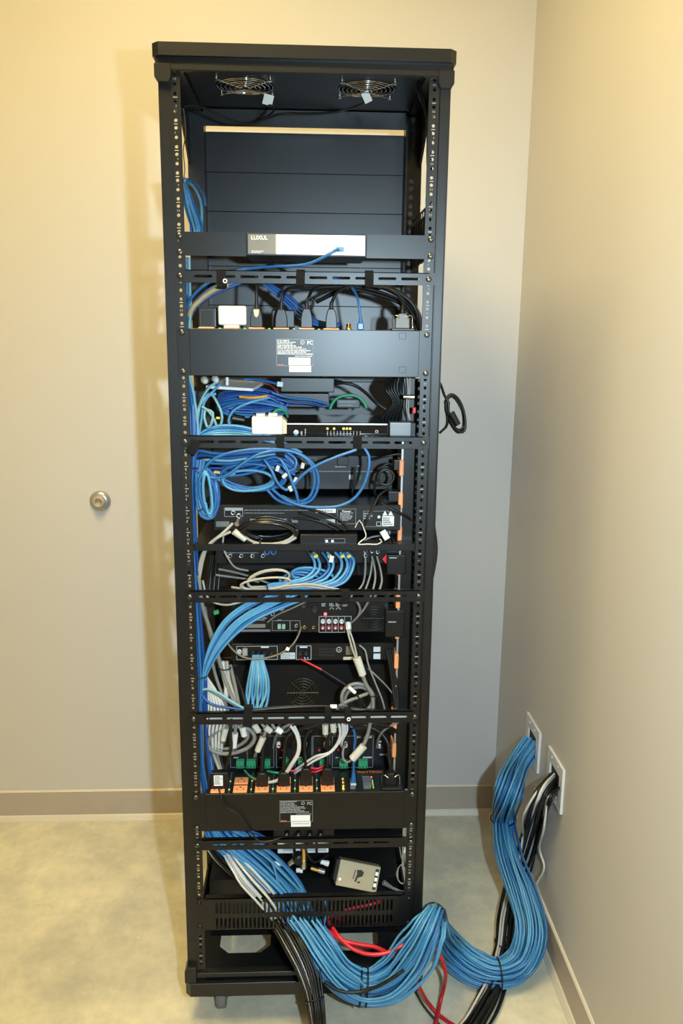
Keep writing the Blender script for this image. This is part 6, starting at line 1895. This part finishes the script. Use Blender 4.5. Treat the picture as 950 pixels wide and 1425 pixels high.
# white cables lying along the fourth bar
for k in range(6):
    t = k / 5
    mt_ = (WCAB, GRYL, WCAB, IVO, WCAB, RUB)[k]
    cable(pp((292, 999 + 3 * t, .006), (350, 997 + 4 * t, .005 + .002 * t), (420, 995 + 6 * t, .005), (480, 995 + 5 * t, .005), (540, 994 + 5 * t, .006), (566, 994 + 4 * t, .012)), 0.0025, mt_,
          ('white', 'grey', 'white', 'ivory', 'white', 'black')[k] + ' cable running along the slots of the fourth bar', 'cable', ('whites', 'grey', 'whites', 'ivory', 'whites', 'black')[k] + ' along the fourth bar', 'speaker_cable')
for k in range(3):
    cable(pp((350, 989 - k, .008), (400, 985 - k, .006), (450, 982.5, .006), (500, 986 + k, .006), (570, 992, .010)), 0.0020, (RUB, GRY, RUB)[k], ('black', 'grey', 'black')[k] + ' wire lying on top of the fourth bar', 'wire', ('black', 'grey', 'black')[k] + ' wires on top of the fourth bar', 'thin_wire')
tag(MB().obox(P(464, 983, 0.0), (0.014, 0.004, 0.007)).build('wire_tag', STK), 'white sleeve lying on top of the fourth bar', 'tag')

# tangle above the lower power unit
coil(P(322, 1030, 0.022), 0.050, 0.031, 1.15, 0.0046, GRY, 'thick grey cable loop above the bare orange outlets', jit=0.03, seed=101, name='audio_cable', a0=-0.6, tilt=(0, -0.22, 0))
coil(P(318, 1026, 0.030), 0.042, 0.026, 1.0, 0.0040, GRY, 'inner thick grey cable loop above the bare orange outlets', jit=0.03, seed=102, name='audio_cable', a0=0.8, tilt=(0, -0.2, 0))
slv = [((314, 1013), (310, 1030), IVO), ((327, 1020), (325, 1040), WHT), ((353, 1008), (360, 1018), IVO), ((366, 1026), (358, 1045), IVO), ((369, 1012), (377, 1018), IVO), ((384, 1014), (392, 1019), STK), ((452.5, 1008), (452.5, 1021), IVO), ((463, 1006), (464, 1018), IVO), ((337, 1012), (340, 1024), WHT)]
for k, (p0, p1, mt_) in enumerate(slv):
    root = thing('cable_sleeve', P(p1[0], p1[1], 0.02), 'ivory sleeve on a grey cable end below the fourth bar', 'cable sleeve', 'ivory sleeves below the fourth bar')
    a_, b_ = P(p0[0], p0[1], 0.018), P(p1[0], p1[1], 0.018)
    MB().cyl(a_, b_, 0.0070, 12, 0.0064).build('sleeve', mt_, root)
    v = (b_ - a_)
    MB().tube(catmull([b_ - v * 0.1, b_ + v * 0.5 + Vector((0, 0.01, 0)), b_ + v * 0.9 + Vector((0.004, 0.035, -0.004)), b_ + v * 1.0 + Vector((0.004, 0.08, -0.004))]), 0.0026, 6).build('tail', GRY, root)
    MB().tube(catmull([a_ + v * 0.1, a_ - v * 0.4, a_ - v * 0.7 + Vector((0.0, 0.004, 0.004))]), 0.0036, 6).build('tail', GRY, root)
for k in range(2):
    cable(pp((404 + 5 * k, 1010, .02), (411 + 3 * k, 1020, .015), (415 + 2 * k, 1035, .012), (413 + 2 * k, 1050, .012), (405 + 2 * k, 1063, .016), (398 + 2 * k, 1074, .024), (385, 1086 + k, .03), (372, 1089, .034)), 0.0030, (WCAB, WCAB, IVO)[k],
          'white cable bowing down between the black plug cords', 'cable', 'white bows above the lower power unit', 'speaker_cable')
for k in range(2):
    cable(pp((471 + 5 * k, 1006, .02), (473 + 4 * k, 1020, .02), (469 + 2 * k, 1034, .022), (458 + 2 * k, 1047, .018), (440, 1052 + 5 * k, .018), (424, 1062 + 5 * k, .03), (410, 1072 + 4 * k, .05)), 0.0026, WCAB, 'white cable slanting from the fourth bar past the red plugs', 'cable', 'slanting whites above the lower power unit', 'speaker_cable')
for k in range(4):
    cable(pp((470 + 4 * k, 1004, .024), (474 + 3 * k, 1016, .024), (472 + 1.5 * k, 1030, .03), (476, 1040, .06)), 0.0026, WCAB, 'short white cable dropping from the fourth bar beside the blue lead', 'cable', 'short whites beside the blue lead', 'speaker_cable')
for k, row in enumerate((((340, 1072, .07), (348, 1080, .05), (358, 1085, .04), (372, 1086, .035)), ((344, 1076, .07), (352, 1084, .045), (364, 1089, .038)))):
    cable(pp(*row), 0.0022, (GRN, RED)[k], ('green wire looping over the bare orange outlet', 'red wire looping over the bare orange outlet')[k], 'wire', None, 'thin_wire')
for k, row in enumerate((((396, 1070, .05), (408, 1073, .045), (420, 1071, .05)), ((430, 1068, .05), (440, 1070, .045), (450, 1066, .05)), ((428, 1073, .05), (440, 1074, .042), (452, 1068, .05)), ((372, 1073, .06), (382, 1075, .05), (392, 1076, .05)))):
    cable(pp(*row), 0.0026, (RED, RED, RED, GRN)[k], ('red wire between the second and third plug of the lower power unit', 'upper red wire between the third and fourth plug of the lower power unit', 'lower red wire between the third and fourth plug of the lower power unit', 'green wire between the first and second plug of the lower power unit')[k], 'wire', None, 'thin_wire')
for k in range(8):
    x0_ = 356 + 24 * k
    cable(pp((x0_ + 30, 1005, .02), (x0_ + 14, 1012 + k % 3, .03), (x0_ + 4, 1026 - 2 * (k % 2), .05), (x0_, 1040, .08)), 0.0028, (RUB, GRY, RUB)[k % 3], ('grey' if k % 3 == 1 else 'black') + ' cable drooping from the fourth bar to the amplifier sockets', 'cable', ('grey' if k % 3 == 1 else 'black') + ' droops below the fourth bar', 'audio_cable')
for k in range(4):
    cable(pp((500 + 10 * k, 1004, .02), (530 + 5 * k, 1010 + k, .03), (548 + 2 * k, 1024, .05), (552 + k, 1045, .06), (550 + 2 * k, 1070, .07)), 0.0036, RUB, 'black cord turning down beside the strip above the lower power unit', 'power cord', 'black cords beside the lower power unit', 'power_cable')
cable(pp((322, 1000, .004), (321, 1020, .0), (322, 1040, .004), (318, 1056, .012), (314, 1070, .02)), 0.003, RUB, 'black cord falling in front of the thick grey loop', 'power cord', None, 'power_cable')
for k in range(3):
    cable(pp((296 + 5 * k, 1046, .03), (300 + 4 * k, 1058, .03), (305 + 3 * k, 1070, .025)), 0.0036, (GRYL, GRY, RUB)[k], ('pale grey', 'grey', 'black')[k] + ' cable stub above the labelled adapter', 'cable', None, 'audio_cable')

# blue cables behind the lower power unit and across the foot
bundle(pp((286, 1120, .11), (292, 1150, .08), (312, 1160, .06), (345, 1162, .06), (372, 1172, .06)), [0.014, 0.014, 0.014, 0.010, 0.008], 10, 0.0028, (BLU, BLUD, BLUL), 'blue cable lying across below the lower power unit', 'blue cables below the lower power unit', 'network_cable', seed=111)
cable(pp((362, 1185, .02), (378, 1200, .02), (386, 1225, .02), (392, 1247, .03)), 0.0029, BLUL, 'sky blue cable crossing over the bundle inside the rack foot, steeper one', 'cable', None, 'network_cable')
cable(pp((352, 1180, .02), (374, 1196, .016), (398, 1220, .016), (424, 1247, .03)), 0.0029, BLUL, 'sky blue cable crossing over the bundle inside the rack foot, flatter one', 'cable', None, 'network_cable')
cable(pp((296, 1165, .05), (308, 1190, .05), (328, 1215, .05), (352, 1247, .05)), 0.0050, RUB, 'black cable along the edge of the blue bundle inside the rack foot', 'cable', None, 'power_cable')
cable(pp((452, 1252, .012), (455, 1270, .012), (450, 1290, .0), (462, 1320, -.03), (478, 1345, -.05), (500, 1364, -.075), (507, 1372, -.098)), 0.0029, BLUL, 'single sky blue cable bowing away from the hanging bundle', 'cable', None, 'network_cable')

# black cord hank outside the post
hk = coil(P(633, 575, 0.10), 0.017, 0.040, 3.0, 0.0030, RUB, 'black cord hank hanging outside the rack post', 'power cord', None, 'power_cable', tilt=(0, -0.38, 0.25), jit=0.16, stack=0.012, seed=121, a0=2.2, lead=[P(606, 525, 0.06), P(613, 535, 0.075), P(618, 550, 0.09)], tail=[P(622, 590, 0.09), P(612, 602, 0.06)])
tag(MB().cyl(P(627, 575, 0.09), P(637, 591, 0.09), 0.0085, 12, 0.0065).build('black_plug', BLKP), 'black plug end tucked in the hank outside the post', 'plug')
for k in range(2):
    cable(pp((597 - 2 * k, 700, .03), (602 - 1.5 * k, 735, .03), (605 - 1.5 * k, 765, .03), (601 - 1.5 * k, 795, .03), (592 - 2 * k, 830, .035)), 0.0065, RUB, 'thick black cord bulging outside the post beside the red warning light', 'power cord', 'cords bulging outside the post, upper', 'power_cable')
    cable(pp((583 - 2 * k, 955, .03), (588 - 1.5 * k, 985, .03), (591 - 1.5 * k, 1020, .03), (587 - 1.5 * k, 1050, .03), (577 - 2 * k, 1090, .035)), 0.0065, RUB, 'thick black cord bulging outside the post beside the fourth bar', 'power cord', 'cords bulging outside the post, lower', 'power_cable')
